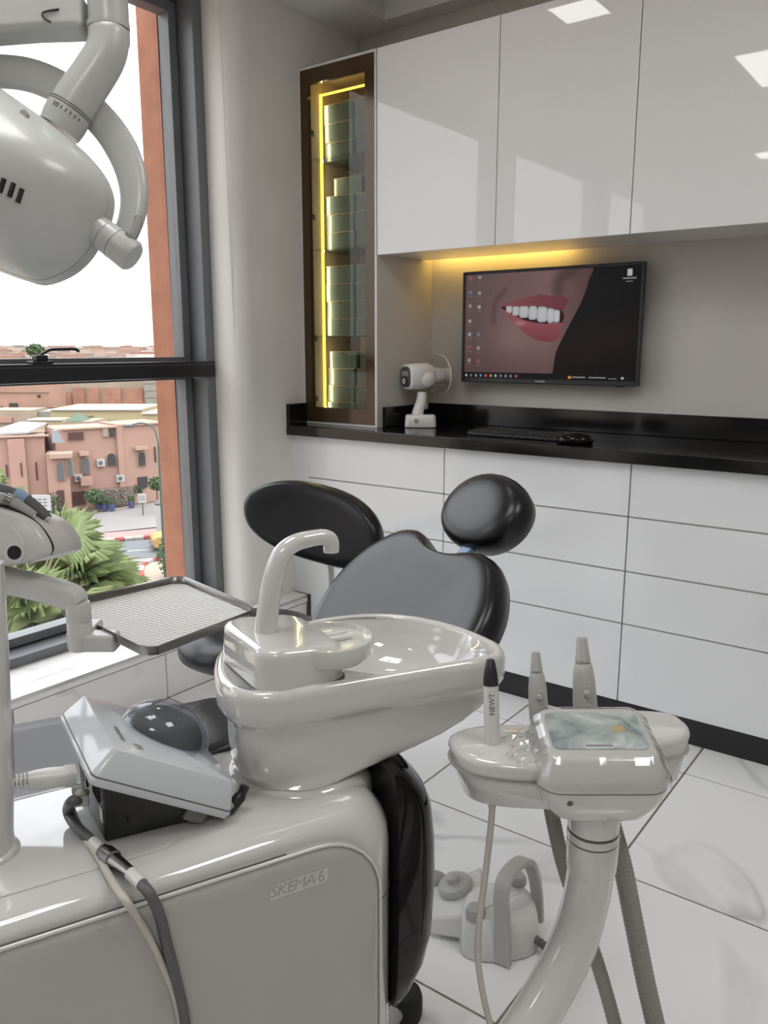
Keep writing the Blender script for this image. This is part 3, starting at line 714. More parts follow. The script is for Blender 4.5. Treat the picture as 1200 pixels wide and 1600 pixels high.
rw = [(p.x, p.y) for p in smooth_path([(0.03, 0.0, 0), (0.03, 0.085, 0), (0.08, 0.09, 0), (0.125, 0.080, 0), (0.137, 0.05, 0), (0.130, 0.02, 0), (0.10, 0.0, 0), (0.06, -0.008, 0)], 5, True)]
cbk = [(x - 0.002, y - 0.022) for x, y in rrect(0.158, 0.125, 0.03, 6)]
obj('left_wing', slab(lw, zc - 0.042, zc + 0.026, 0.0042, 0.020), 'white_gloss', ac, ang=60)
obj('right_wing', slab(rw, zc - 0.042, zc + 0.030, 0.0042, 0.012), 'white_gloss', ac, ang=60)
obj('wing_seam', MB().loft([kring(inset(lw, -0.0007), zc + 0.001), kring(inset(lw, -0.0007), zc + 0.0024)]), 'grey_plastic', ac)
obj('wing_seam', MB().loft([kring(inset(rw, -0.0007), zc + 0.001), kring(inset(rw, -0.0007), zc + 0.0024)]), 'grey_plastic', ac)
# centre block: lower cup and a sloped upper housing
def kr2(pts, z, tilt=0.0): return [K(x, y, z + tilt*(y + 0.085)) for x, y in pts]
obj('lower_cup', MB().loft([kring([(x*0.45, -0.02 + (y + 0.02)*0.55) for x, y in cbk], zc - 0.050), kring([(x*0.72, -0.02 + (y + 0.02)*0.76) for x, y in cbk], zc - 0.040), kring(inset(cbk, 0.009), zc - 0.022), kring(inset(cbk, 0.002), zc - 0.008), kring(cbk, zc + 0.0015)]), 'white_gloss', ac, ang=60)
ti = 0.22
ub = obj('upper_housing', MB().loft([kring(inset(cbk, 0.0005), zc + 0.003), kring(inset(cbk, -0.001), zc + 0.006), kr2(inset(cbk, 0.005), zc + 0.018, ti*0.5), kr2(inset(cbk, 0.0125), zc + 0.0325, ti*0.95), kr2(inset(cbk, 0.0145), zc + 0.0347, ti), kr2(inset(cbk, 0.0175), zc + 0.0355, ti)]), 'white_gloss', ac, ang=60)
sx = [(x - 0.002, y - 0.018) for x, y in rrect(0.116, 0.068, 0.008, 4)]
# pale touch screen with cloudy artwork
m_, nt_, b_ = newmat('touch_screen')
g_ = nt_.nodes.new('ShaderNodeNewGeometry'); n_ = nt_.nodes.new('ShaderNodeTexNoise'); n_.inputs['Scale'].default_value = 28; n_.inputs['Detail'].default_value = 5; n_.inputs['Distortion'].default_value = 1.2
mp_ = nt_.nodes.new('ShaderNodeMapping'); mp_.inputs['Scale'].default_value = (0.5, 0.5, 2.0)
r_ = nt_.nodes.new('ShaderNodeValToRGB')
r_.color_ramp.elements[0].position = 0.33; r_.color_ramp.elements[0].color = (0.20, 0.25, 0.25, 1); r_.color_ramp.elements[1].position = 0.60; r_.color_ramp.elements[1].color = (0.66, 0.71, 0.70, 1)
nt_.links.new(g_.outputs['Position'], mp_.inputs[0]); nt_.links.new(mp_.outputs[0], n_.inputs['Vector']); nt_.links.new(n_.outputs['Fac'], r_.inputs['Fac']); nt_.links.new(r_.outputs[0], b_.inputs['Base Color'])
S(b_, Roughness=0.12)
pm('gold_print', (0.55, 0.42, 0.22), 0.4)
sc_ = obj('touch_screen', MB().loft([kr2(sx, zc + 0.0357, ti), kr2(sx, zc + 0.0368, ti)]), 'touch_screen', ub)
obj('screen_emblem', MB().loft([kr2([(0.026 + 0.009*math.cos(a*math.pi/12), -0.016 + 0.006*math.sin(a*math.pi/12)) for a in range(24)], zc + z, ti) for z in (0.0369, 0.0371)]), 'gold_print', sc_)
obj('screen_print', MB().loft([kr2([(-0.02, -0.048), (0.012, -0.048), (0.012, -0.045), (-0.02, -0.045)], zc + z, ti) for z in (0.0369, 0.0371)]), 'ink_grey', sc_)
for px in (-0.045, 0.062):
    obj('screw_hole', MB().lathe([(0.0035, -0.0005), (0.0035, 0.0005)], K(px, -0.0835 + (0.012 if px > 0 else 0.001), zc - 0.010), -CB + ZZ*-0.2, 12), 'grey_dark', ub)
# clear protective film with crinkles
glass('clear_film', (0.985, 0.985, 0.985), 2.2, 0.05)
rf = random.Random(3); fm = MB()
cbf = []
for i in range(len(cbk)):                      # finer outline so the film can crinkle
    p, q_ = cbk[i], cbk[(i+1) % len(cbk)]; n_s = max(1, int(math.hypot(q_[0]-p[0], q_[1]-p[1])/0.008))
    cbf += [(p[0] + (q_[0]-p[0])*k/n_s, p[1] + (q_[1]-p[1])*k/n_s) for k in range(n_s)]
jit = lambda r_, amp: [p + (p - K(-0.002, -0.02, zc)).normalized()*rf.uniform(0, amp) for p in r_]
frs = [jit(kr2(inset(cbf, -0.004), zc + 0.004, 0.0), 0.003), jit(kr2(inset(cbf, -0.003), zc + 0.010, 0.1), 0.002), jit(kr2(inset(cbf, 0.001), zc + 0.0205, ti*0.5), 0.002), jit(kr2(inset(cbf, 0.008), zc + 0.0335, ti*0.9), 0.0015),
       jit(kr2(inset(cbf, 0.016), zc + 0.0380, ti), 0.0008), jit(kr2(inset(cbf, 0.024), zc + 0.0392, ti), 0.0004)]
fm.loft(frs, cap0=False)
nx, ny = 7, 16; gv = []
for j in range(ny + 1):
    for i in range(nx + 1):
        x = -0.112 + 0.036*i/nx + 0.006*math.sin(j*0.9); y = -0.078 + 0.095*j/ny
        gv.append(K(x, y, zc + 0.030 + 0.012*(i/nx)**2 + rf.uniform(0, 0.006)))
fm.add(gv, [(j*(nx+1)+i, j*(nx+1)+i+1, (j+1)*(nx+1)+i+1, (j+1)*(nx+1)+i) for j in range(ny) for i in range(nx)])
fobj = obj('protective_film', fm, 'clear_film', ac, smooth=False); sm_ = fobj.modifiers.new('thick', 'SOLIDIFY'); sm_.thickness = 0.0002
# neck and bent column
obj('column_neck', MB().lathe([(0.034, -0.036), (0.033, -0.055), (0.032, -0.085)], K(0.004, -0.012, zc), ZZ, 32), 'white_gloss', ac)
for z in (-0.0875, -0.100): obj('neck_gap', MB().lathe([(0.0312, z - 0.0012), (0.0312, z + 0.0012)], K(0.004, -0.012, zc), ZZ, 32), 'grey_dark', ac)
obj('neck_ring', MB().lathe([(0.0325, -0.0985), (0.0330, -0.095), (0.0325, -0.0888)], K(0.004, -0.012, zc), ZZ, 32), 'white_gloss', ac)
obj('neck_ring', MB().lathe([(0.0305, -0.145), (0.0322, -0.14), (0.0328, -0.105), (0.032, -0.1012)], K(0.004, -0.012, zc), ZZ, 32), 'white_gloss', ac)
k0 = K(0.004, -0.012, zc - 0.12)
kd_ = (k0 - CP).dot(_F)
cpath = smooth_path([k0, Dp(922, 1365, kd_ + 0.005), Dp(914, 1410, kd_ + 0.008), Dp(902, 1455, kd_ + 0.006), Dp(884, 1500, kd_ + 0.0), Dp(858, 1550, kd_ - 0.01), Dp(826, 1603, kd_ - 0.022), Dp(785, 1665, kd_ - 0.04), Dp(735, 1740, kd_ - 0.06)], 5)
obj('column', MB().tube(cpath, 0.0295, 28), 'white_gloss', ac, ang=70)
# ---- things held by the console
def hose(name, px, dep, r, mat, label, ridged=True, group=None):
    pts = smooth_path([Dp(x, y, d) for (x, y), d in zip(px, dep)], 26 if ridged else 10)
    rs = [r*(1.0 if k % 2 else 0.93) for k in range(len(pts))] if ridged else r
    return tag(obj(name, MB().tube(pts, rs, 12), mat, ang=20 if ridged else 60), label, 'hose', group)
hose('suction_hose', [(852, 1205), (862, 1270), (880, 1350), (905, 1425), (935, 1510), (962, 1605), (985, 1700)], [1.10, 1.11, 1.13, 1.15, 1.17, 1.19, 1.2], 0.0105, 'hose_grey', 'thinner grey ribbed suction hose passing behind the bent column')
hose('suction_hose', [(938, 1205), (950, 1270), (972, 1350), (990, 1440), (1008, 1530), (1026, 1610), (1045, 1700)], [1.11, 1.11, 1.12, 1.13, 1.14, 1.15, 1.16], 0.0138, 'hose_grey', 'thicker grey ribbed suction hose right of the bent column')
def suction(px, py0, py1, d, r, label):
    a = Dp(px[0], py1, d); b = Dp(px[1], py0, d); ax = (b - a); L = ax.length; ax.normalize()
    t = thing('suction_handpiece', a, label, 'suction handpiece', 'grey suction handpieces')
    obj('grip', MB().lathe([(r*0.55, -0.035), (r*1.0, -0.028), (r*1.05, 0.0), (r*0.97, L*0.34), (r*0.86, L*0.5), (r*0.72, L*0.60), (r*0.70, L*0.605)], a, ax, 24), 'grey_light', t)
    obj('tip_socket', MB().lathe([(r*0.5, L*0.60), (r*0.66, L*0.615), (r*0.72, L*0.66), (r*0.62, L*0.76), (r*0.50, L*0.97), (r*0.44, L)], a, ax, 8), 'grey_light', t, ang=20)
    s = obj('slide_valve', MB().obox(a + ax*L*0.2 + CF*r*0.98 + CR*(r*0.2), CR, CF, ax, r*0.25, r*0.12, L*0.13), 'grey_plastic', t, bevel=0.001)
    obj('valve_button', MB().ball(a + ax*L*0.2 + CF*r*1.05, r*0.34, r*0.2, L*0.07, CR, CF, ax, 12, 8), 'grey_plastic', s)
suction((841, 837), 1019, 1100, 1.085, 0.0122, 'slim grey suction handpiece with square tip left of the larger one')
suction((914, 909), 996, 1098, 1.085, 0.0152, 'larger grey suction handpiece standing behind the touch screen')
a = Dp(768, 1112, 1.03); b = Dp(766, 1030, 1.03); ax = (b - a); L = ax.length; ax.normalize()
t = thing('scaler_handpiece', a, 'white scaler handpiece with black tapered cap in the left console holder', 'scaler handpiece')
obj('grip', MB().lathe([(0.0085, -0.085), (0.0095, -0.05), (0.0098, 0.0), (0.0098, L*0.50)], a, ax, 20), 'white_satin', t)
obj('tip_cap', MB().lathe([(0.0096, L*0.505), (0.0096, L*0.60), (0.0085, L*0.75), (0.0055, L*0.98), (0.0042, L)], a, ax, 20), 'black_plastic', t)
cf2 = (CF + CR*0.0).normalized(); sx_ = ax
text_obj('lettering', 'NEWT', 0.0095, a + ax*L*0.20 + cf2*0.00995, ax.normalized(), cf2.cross(ax).normalized()*-1 if False else (cf2.cross(ax)).normalized(), 'ink', t, 0.0001)
cab = smooth_path([Dp(x, y, d) for (x, y), d in zip([(770, 1205), (770, 1238), (767, 1290), (758, 1370), (749, 1440), (747, 1500), (756, 1560), (768, 1610), (776, 1660)], [1.03]*9)], 10)
obj('plug_sleeve', MB().tube([a - ax*0.083, Dp(770, 1213, 1.03), Dp(770, 1232, 1.03), Dp(769, 1262, 1.03)], [0.0085, 0.0088, 0.0075, 0.0048], 14), 'cable_beige', t)
tag(obj('scaler_cable', MB().tube(cab[14:], 0.0042, 10), 'cable_beige', ang=70), 'thin beige cable hanging from the scaler in front of the foot pedal', 'cable')

# ================================================================== DENTAL CHAIR
PH = math.radians(45); AA = DU*math.cos(PH) + ZZ*math.sin(PH); NB = NN.cross(AA)      # NB: out of the seating face
if NB.z < 0: NB = -NB
P0 = W(0.62, -0.62, 0.835)
ch = thing('dental_chair', W(-0.05, -0.62, 0.0), 'black upholstered reclining dental chair with headrest behind the basin', 'dental chair')
half = [(0.0, -0.022), (0.05, -0.014), (0.10, 0.008), (0.14, 0.016), (0.19, 0.004), (0.24, -0.035), (0.283, -0.095), (0.302, -0.165), (0.295, -0.235), (0.265, -0.31), (0.225, -0.39), (0.195, -0.48), (0.185, -0.58), (0.15, -0.62), (0.0, -0.63)]
bo2 = half + [(-x, y) for x, y in reversed(half[1:-1])]
bo2 = [(p.x, p.y) for p in smooth_path([(x, y, 0) for x, y in bo2], 4, True)]
half2 = [(0.0, 0.03), (0.05, 0.028), (0.10, 0.022), (0.14, 0.012)] + half[4:]
bo3 = half2 + [(-x, y) for x, y in reversed(half2[1:-1])]
bo3 = [(p.x, p.y) for p in smooth_path([(x, y, 0) for x, y in bo3], 4, True)]
bgc = (0.0, -0.27); rb = []
for s, h in [(0.25, -0.085), (0.07, -0.082), (0.02, -0.070), (0.0, -0.045), (0.0, -0.030), (0.012, -0.014), (0.035, -0.005), (0.07, -0.001), (0.14, 0.0), (0.3, -0.005), (0.5, -0.011), (0.75, -0.016), (0.92, -0.017)]:
    k = min(1.0, s/0.22)
    rb.append([P0 + NN*(bgc[0] + (a_[0]*(1-k) + b_[0]*k - bgc[0])*(1-s)) + AA*(bgc[1] + (a_[1]*(1-k) + b_[1]*k - bgc[1])*(1-s)) + NB*h for a_, b_ in zip(bo2, bo3)])
bk = MB().loft(rb)
obj('backrest', bk, 'vinyl', ch, ang=75)
obj('back_shell', cushion([(x*0.8, -0.03 + (y + 0.03)*0.95) for x, y in bo2], P0, NN, AA, NB, [(0.2, -0.13), (0.04, -0.12), (0.0, -0.086)]), 'white_satin', ch)
HC = W(0.739, -0.62, 0.897)
PH2 = math.radians(52); A2 = DU*math.cos(PH2) + ZZ*math.sin(PH2); N2 = NN.cross(A2); N2 = N2 if N2.z > 0 else -N2
ho = [(0.140*math.copysign(abs(math.cos(t))**0.97, math.cos(t)), 0.100*math.copysign(abs(math.sin(t))**0.97, math.sin(t))) for t in [2*math.pi*k/40 for k in range(40)]]
obj('headrest', cushion(ho, HC, NN, A2, N2, [(0.5, -0.065), (0.2, -0.06), (0.06, -0.045), (0.0, -0.018), (0.0, 0.0), (0.03, 0.012), (0.08, 0.022), (0.18, 0.030), (0.35, 0.035), (0.6, 0.037), (0.9, 0.0375)]), 'vinyl', ch, ang=75)
obj('headrest_bracket', MB().obox(P0 + AA*0.01 - NB*0.06 + NN*0.02, NN, AA, NB, 0.018, 0.045, 0.010), 'blue_plastic', ch, bevel=0.004)
obj('headrest_post', MB().tube([P0 - AA*0.10 - NB*0.095, P0 + AA*0.02 - NB*0.08, HC - N2*0.06], 0.013, 12), 'chrome', ch)
so = [(-0.62, -0.80), (-0.45, -0.815), (-0.28, -0.815), (-0.16, -0.80), (-0.05, -0.77), (0.06, -0.74), (0.14, -0.73), (0.17, -0.62), (0.14, -0.51), (0.06, -0.50), (-0.05, -0.47), (-0.16, -0.44), (-0.28, -0.425), (-0.45, -0.425), (-0.62, -0.44), (-0.66, -0.62)]
so = [(p.x, p.y) for p in smooth_path([(x, y, 0) for x, y in so], 4, True)]
obj('seat', cushion(so, (0,0,0), Vector((1,0,0)), Vector((0,1,0)), ZZ, [(0.2, 0.44), (0.05, 0.442), (0.0, 0.465), (0.0, 0.49), (0.03, 0.512), (0.09, 0.522), (0.3, 0.518), (0.7, 0.508)]) if False else
    MB().loft([[W(-0.25 + (u + 0.25)*(1-s), -0.62 + (n + 0.62)*(1-s), z) for u, n in so] for s, z in [(0.2, 0.44), (0.05, 0.442), (0.0, 0.462), (0.0, 0.49), (0.03, 0.512), (0.09, 0.522), (0.3, 0.518), (0.7, 0.508)]]), 'vinyl', ch, ang=75)
obj('seat_frame', MB().loft([wring(rr(-0.55, 0.30, -0.74, -0.50, 0.05), 0.36), wring(rr(-0.58, 0.32, -0.76, -0.48, 0.05), 0.44)]), 'white_satin', ch)
obj('lift_column', MB().loft([wring(rr(-0.22, 0.12, -0.72, -0.52, 0.05), 0.05), wring(rr(-0.18, 0.10, -0.71, -0.53, 0.05), 0.37)]), 'white_satin', ch)
obj('base_plate', MB().loft([wring(rr(-0.62, 0.22, -0.78, -0.46, 0.08), 0.0), wring(rr(-0.62, 0.22, -0.78, -0.46, 0.08), 0.03), wring(rr(-0.60, 0.20, -0.76, -0.48, 0.07), 0.055)]), 'white_satin', ch)

# ================================================================== STOOL
ST = Vector((-1.68, 1.61, 0))
st = thing('operator_stool', ST, 'black upholstered operator stool with wide curved backrest near the window', 'stool')
def sr(r, z, k=40): return [ST + Vector((r*math.cos(2*math.pi*i/k), r*math.sin(2*math.pi*i/k), z)) for i in range(k)]
obj('seat', MB().loft([sr(0.14, 0.385), sr(0.195, 0.39), sr(0.218, 0.405), sr(0.223, 0.43), sr(0.216, 0.452), (sr(0.19, 0.468)), sr(0.13, 0.472), sr(0.04, 0.467)]), 'vinyl', st, ang=75)
obj('seat_plate', MB().loft([sr(0.10, 0.365), sr(0.15, 0.384)]), 'white_satin', st)
obj('gas_column', MB().lathe([(0.028, 0.08), (0.028, 0.22), (0.018, 0.225), (0.018, 0.37)], ST, ZZ, 20), 'chrome', st)
for k in range(5):
    a = 2*math.pi*k/5 + 0.5; d = Vector((math.cos(a), math.sin(a), 0))
    lg = obj('leg', MB().tube([ST + d*0.02 + ZZ*0.10, ST + d*0.14 + ZZ*0.09, ST + d*0.27 + ZZ*0.065], [0.024, 0.02, 0.014], 10), 'white_satin', st)
    obj('caster', MB().lathe([(0.01, -0.02), (0.026, -0.016), (0.027, 0.0), (0.026, 0.016), (0.01, 0.02)], ST + d*0.27 + ZZ*0.0275, d.cross(ZZ), 16), 'black_plastic', lg)
sb = (ST + _R*0.185 + Vector((-_R.y, _R.x, 0))*0.165); sb.z = 0.742
bn = (Vector((_R.x, _R.y, 0))*0.42 + Vector((-_R.y, _R.x, 0))*0.9).normalized()     # away from the sitter
bt = ZZ.cross(bn).normalized(); bt = bt if bt.dot(_R) > 0 else -bt
BO_ = []
for k in range(48):
    t = 2*math.pi*k/48; c_, s_ = math.cos(t), math.sin(t)
    w_ = 0.235*math.copysign(abs(c_)**0.8, c_); h_ = (0.115 if s_ > 0 else 0.125)*math.copysign(abs(s_)**0.9, s_)
    h_ -= 0.035*(w_/0.245) - 0.01
    BO_.append((w_, h_))
def sbr(s, off): return [sb + bt*(x*(1-s)) + ZZ*(y*(1-s)) + bn*(off - 0.9*(x*(1-s))**2) for x, y in BO_]
obj('backrest', MB().loft([sbr(0.3, -0.028), sbr(0.08, -0.027), sbr(0.02, -0.018), sbr(0.0, 0.0), sbr(0.0, 0.018), sbr(0.02, 0.034), sbr(0.10, 0.045), sbr(0.4, 0.047)]), 'vinyl', st, ang=75)
obj('back_bar', MB().tube(smooth_path([ST + ZZ*0.375 + (sb - ST).normalized()*0.05, Vector((ST.x*0.35 + sb.x*0.65, ST.y*0.35 + sb.y*0.65, 0.36)), Vector((sb.x, sb.y, 0.45)) + bn*0.06, Vector((sb.x, sb.y, 0.70)) + bn*0.06], 6), 0.011, 10), 'white_satin', st)

# ================================================================== FOOT PEDAL
PC = Zp(772, 1478, 0.0)
fp_ = thing('foot_pedal', PC, 'grey-white foot pedal with arched carrying handle on the marble floor', 'foot pedal')
def F(x, y, z): return PC + CR*x + CB*y + ZZ*z
def fring(pts, z): return [F(x, y, z) for x, y in pts]
mo = [(p.x, p.y) for p in smooth_path([(-0.076, 0.0, 0), (-0.07, -0.035, 0), (-0.03, -0.052, 0), (0.03, -0.05, 0), (0.08, -0.03, 0), (0.1, 0.01, 0), (0.095, 0.07, 0), (0.06, 0.10, 0), (-0.02, 0.10, 0), (-0.065, 0.06, 0)], 5, True)]
obj('base_body', MB().loft([fring(inset(mo, 0.004), 0.0005), fring(mo, 0.006), fring(inset(mo, 0.004), 0.06), fring(inset(mo, 0.009), 0.082), fring(inset(mo, 0.016), 0.090), fring(inset(mo, 0.03), 0.094)]), 'white_satin', fp_, ang=60)
wg = MB().add([F(-0.145, 0.02, 0.012), F(-0.135, 0.14, 0.012), F(-0.01, 0.16, 0.012), F(-0.02, -0.01, 0.012),
               F(-0.140, 0.03, 0.045), F(-0.13, 0.13, 0.05), F(-0.012, 0.15, 0.092), F(-0.022, 0.0, 0.082)],
              [(0,3,2,1), (4,5,6,7), (0,1,5,4), (1,2,6,5), (2,3,7,6), (3,0,4,7)])
obj('pedal_wedge', wg, 'white_satin', fp_, bevel=0.008, bseg=3)
obj('toe_lever', MB().ball(F(-0.125, 0.155, 0.05), 0.035, 0.025, 0.022, CR, CB, ZZ, 16, 10), 'grey_plastic', fp_)
tilt = (ZZ - CR*0.3).normalized()
obj('large_button', MB().lathe([(0.040, 0.0), (0.041, 0.010), (0.036, 0.018), (0.018, 0.022), (0.016, 0.034), (0.010, 0.038), (0.0, 0.039)], F(-0.075, 0.10, 0.068), tilt, 28), 'grey_light', fp_, ang=45)
obj('small_button', MB().lathe([(0.022, 0.0), (0.022, 0.014), (0.017, 0.022), (0.0, 0.024)], F(-0.045, -0.018, 0.088), ZZ, 22), 'grey_plastic', fp_, ang=45)
obj('small_button', MB().lathe([(0.02, 0.0), (0.02, 0.012), (0.015, 0.02), (0.0, 0.022)], F(0.062, 0.085, 0.094), ZZ, 22), 'grey_plastic', fp_, ang=45)
# flat arched handle
hp = smooth_path([F(0.010, -0.056, 0.002), F(0.009, -0.055, 0.06), F(0.007, -0.052, 0.12), F(0.005, -0.046, 0.160), F(0.014, -0.030, 0.188), F(0.042, 0.0, 0.198), F(0.066, 0.02, 0.194), F(0.083, 0.035, 0.165), F(0.096, 0.042, 0.11), F(0.103, 0.04, 0.03)], 6)
hm = []; prev = None
for i, p in enumerate(hp):
    t = (hp[min(i+1, len(hp)-1)] - hp[max(i-1, 0)]).normalized()
    side = (CR - t*CR.dot(t)); 
    wv = CR*0.85 - CB*0.5; wv = (wv - t*wv.dot(t)).normalized(); th_ = t.cross(wv)
    fr_ = i/(len(hp)-1); w2 = 0.0185 - 0.006*fr_
    hm.append([p + wv*w2 + th_*0.007, p - wv*w2 + th_*0.007, p - wv*w2 - th_*0.007, p + wv*w2 - th_*0.007])
obj('carrying_handle', MB().loft(hm), 'grey_light', fp_, bevel=0.003)
pc_ = smooth_path([F(0.085, -0.02, 0.03), F(0.105, -0.035, 0.026), F(0.125, -0.055, 0.016), F(0.16, -0.10, 0.010), F(0.10, -0.17, 0.008), F(0.0, -0.24, 0.008), F(-0.12, -0.30, 0.008), F(-0.25, -0.33, 0.008)], 8)
obj('cable_relief', MB().tube(smooth_path([F(0.080, -0.012, 0.032), F(0.105, -0.035, 0.026), F(0.122, -0.052, 0.018)], 8), [0.010 if k % 2 else 0.0082 for k in range(17)], 12), 'grey_dark', fp_, ang=20)
obj('cable', MB().tube(pc_[12:], 0.005, 10), 'grey_dark', fp_)
# ================================================================== OPERATING LIGHT
LD = 0.98
def L(x, y, d=0.0): return Dp(x, y, LD) + _F*d
pm('lamp_grey', (0.50, 0.51, 0.50), 0.3, Coat_Weight=0.2, Coat_Roughness=0.1)
pm('clear_plastic', (0.75, 0.76, 0.76), 0.08, Transmission_Weight=0.75, IOR=1.3)
ol_ = thing('operating_light', L(-40, 440), 'grey-white operating light with curved yoke and side handle in front of the window', 'operating lamp')
so_ = [(-30, 118), (10, 145), (50, 172), (90, 203), (125, 232), (152, 262), (166, 292), (168, 318), (160, 348), (146, 376), (128, 402), (100, 424), (62, 437), (30, 430), (-10, 416), (-70, 392), (-140, 350), (-200, 290), (-226, 225), (-205, 165), (-150, 125), (-90, 108)]
so_ = [(p.x, p.y) for p in smooth_path([(a, b, 0) for a, b in so_], 4, True)]
lc = (-30, 285)
def lr(s, d, dy=0.0): return [L(lc[0] + (x - lc[0])*(1-s), lc[1] + (y - lc[1])*(1-s) + dy, d) for x, y in so_]
sh = obj('lamp_shell', MB().loft([lr(0.85, -0.105), lr(0.6, -0.098), lr(0.36, -0.080), lr(0.2, -0.060), lr(0.09, -0.036), lr(0.025, -0.014), lr(0.0, 0.0)]), 'lamp_grey', ol_, ang=75)
obj('lamp_rim', MB().loft([lr(-0.004, 0.001), lr(-0.012, 0.006), lr(-0.012, 0.020), lr(0.02, 0.030), lr(0.10, 0.034)]), 'lamp_grey', ol_, ang=60)
obj('rim_seam', MB().loft([lr(0.004, 0.0), lr(0.004, 0.0014)]), 'grey_dark', ol_)
obj('reflector', MB().loft([lr(0.11, 0.0345), lr(0.14, 0.030), lr(0.5, 0.02)]), 'chrome', ol_)
# cooling slots, each let into the shell
def shell_d(x, y):
    dx, dy = x - lc[0], y - lc[1]; best = 1e9
    for i in range(len(so_)):
        p, q_ = so_[i], so_[(i+1) % len(so_)]; ex, ey = q_[0]-p[0], q_[1]-p[1]; den = dx*ey - dy*ex
        if abs(den) < 1e-9: continue
        t_ = ((p[0]-lc[0])*ey - (p[1]-lc[1])*ex)/den; s_ = ((p[0]-lc[0])*dy - (p[1]-lc[1])*dx)/den
        if t_ > 0 and 0 <= s_ <= 1: best = min(best, t_)
    s = 1 - 1/best
    pf = [(0.0, 0.0), (0.025, -0.014), (0.09, -0.036), (0.2, -0.060), (0.36, -0.080), (0.6, -0.098), (0.85, -0.105), (1.0, -0.105)]
    for (a0, b0), (a1, b1) in zip(pf, pf[1:]):
        if a0 <= s <= a1: return b0 + (b1 - b0)*(s - a0)/(a1 - a0)
    return 0.0
def on_shell(X, Y):
    x, y = X, Y
    for _ in range(12):
        d = shell_d(x, y); x = 600 - (600 - X)*(LD + d)/LD; y = 800 - (800 - Y)*(LD + d)/LD
    return L(x, y, shell_d(x, y))
for k, (x, y) in enumerate(((-14, 282), (3, 290), (18, 297), (31, 306))):
    # find the shell depth at that place from the loft profile
    dx, dy = x - lc[0], y - lc[1]
    a, b = on_shell(x + 3.5, y - 11), on_shell(x - 3.5, y + 11)
    obj('cooling_slot', MB().tube([a, b], 0.0028, 8), 'black_plastic', sh)
obj('cover_screw', MB().lathe([(0.005, -0.003), (0.005, 0.003)], on_shell(38, 180), -_F, 12), 'grey_plastic', sh)
# yoke: a flat curved band
yk = [(-225, 250), (-205, 190), (-160, 130), (-110, 95), (-55, 78), (0, 79), (45, 92), (90, 117), (132, 153), (164, 195), (184, 242), (190, 285), (184, 322), (172, 352)]
ykp = smooth_path([L(x, y, 0.05) for x, y in yk], 5)
rg = []
for i, p in enumerate(ykp):
    t = (ykp[min(i+1, len(ykp)-1)] - ykp[max(i-1, 0)]).normalized(); nrm = t.cross(_F).normalized()
    fr_ = i/(len(ykp)-1); w_ = 0.0185*(1 - 0.30*max(0, (fr_ - 0.7)/0.3))
    rg.append([p + nrm*w_*1.1*math.copysign(abs(math.cos(a))**0.6, math.cos(a)) + _F*0.009*math.copysign(abs(math.sin(a))**0.6, math.sin(a)) for a in [2*math.pi*k/16 + 0.2 for k in range(16)]])
obj('yoke', MB().loft(rg), 'lamp_grey', ol_, ang=70)
# side handle
ha, hb2 = L(146, 354, 0.005), L(207, 401, 0.005); hx = (hb2 - ha).normalized(); HL = (hb2 - ha).length
obj('handle_hub', MB().lathe([(0.013, 0.0), (0.018, 0.004), (0.0185, HL*0.25)], ha, hx, 24), 'lamp_grey', ol_)
hg = obj('handle_grip', MB().lathe([(0.0188, HL*0.265), (0.0192, HL*0.5), (0.0195, HL*0.93), (0.017, HL*0.99), (0.0, HL)], ha, hx, 24), 'lamp_grey', ol_)
obj('handle_seam', MB().lathe([(0.0178, HL*0.25), (0.0178, HL*0.266)], ha, hx, 24), 'grey_dark', ol_)
obj('handle_seam', MB().lathe([(0.0195, HL*0.52), (0.0195, HL*0.53)], ha, hx, 24), 'grey_dark', ol_)
lvp = smooth_path([L(196, 382, 0.0), L(206, 365, 0.0), L(214, 350, 0.0), L(217, 338, 0.0)], 4)
obj('clear_lever', MB().tube(lvp, [0.009 - 0.0004*k for k in range(len(lvp))], 8), 'clear_plastic', hg)
# elbow arm coming down from above
ct_ = L(155, -20, 0.03)
ap = smooth_path([Vector((ct_.x, ct_.y, 2.64)), Vector((ct_.x, ct_.y, 2.1)), L(155, -20, 0.03), L(157, 30, 0.03), L(152, 62, 0.03), L(133, 95, 0.03), L(107, 133, 0.03), L(92, 158, 0.03)], 6)
obj('arm', MB().tube(ap, [0.0245 if k < 20 else 0.0243 + 0.0018*min(1, (k-20)/15) for k in range(len(ap))], 26), 'lamp_grey', ol_, ang=70)
ax_ = (ap[-1] - ap[-3]).normalized()
cl = obj('scale_collar', MB().lathe([(0.0268, -0.006), (0.027, 0.012), (0.0255, 0.024), (0.0, 0.0245)], ap[-1], ax_, 28), 'lamp_grey', ol_, ang=40)
for q in (0.003, -0.0125): obj('collar_seam', MB().lathe([(0.0271, -0.0068), (0.0271, -0.0056)], ap[-1] - ax_*(-q if q > 0 else 0), ax_, 28), 'grey_dark', cl)
sd = ax_.cross(_F).normalized(); sd = sd if sd.dot(_R) > 0 else -sd
cfn = -_F
text_obj('scale_figure', '10', 0.0085, ap[-1] + ax_*0.004 - _F*0.0268 - sd*0.004, sd, -ax_, 'ink', cl, 0.0003)
for k in range(5):
    a = -0.1 + 0.22*k
    c_ = ap[-1] + ax_*0.004 + sd*(0.0272*math.sin(a + 0.25)) - _F*(0.0272*math.cos(a + 0.25))
    obj('scale_mark', MB().obox(c_, sd, ax_, _F, 0.0004, 0.0022, 0.0004), 'ink', cl)
obj('ceiling_flange', MB().lathe([(0.075, 2.6795), (0.075, 2.66), (0.05, 2.645), (0.03, 2.63)], Vector((ct_.x, ct_.y, 0)), ZZ, 36), 'lamp_grey', ol_, ang=40)
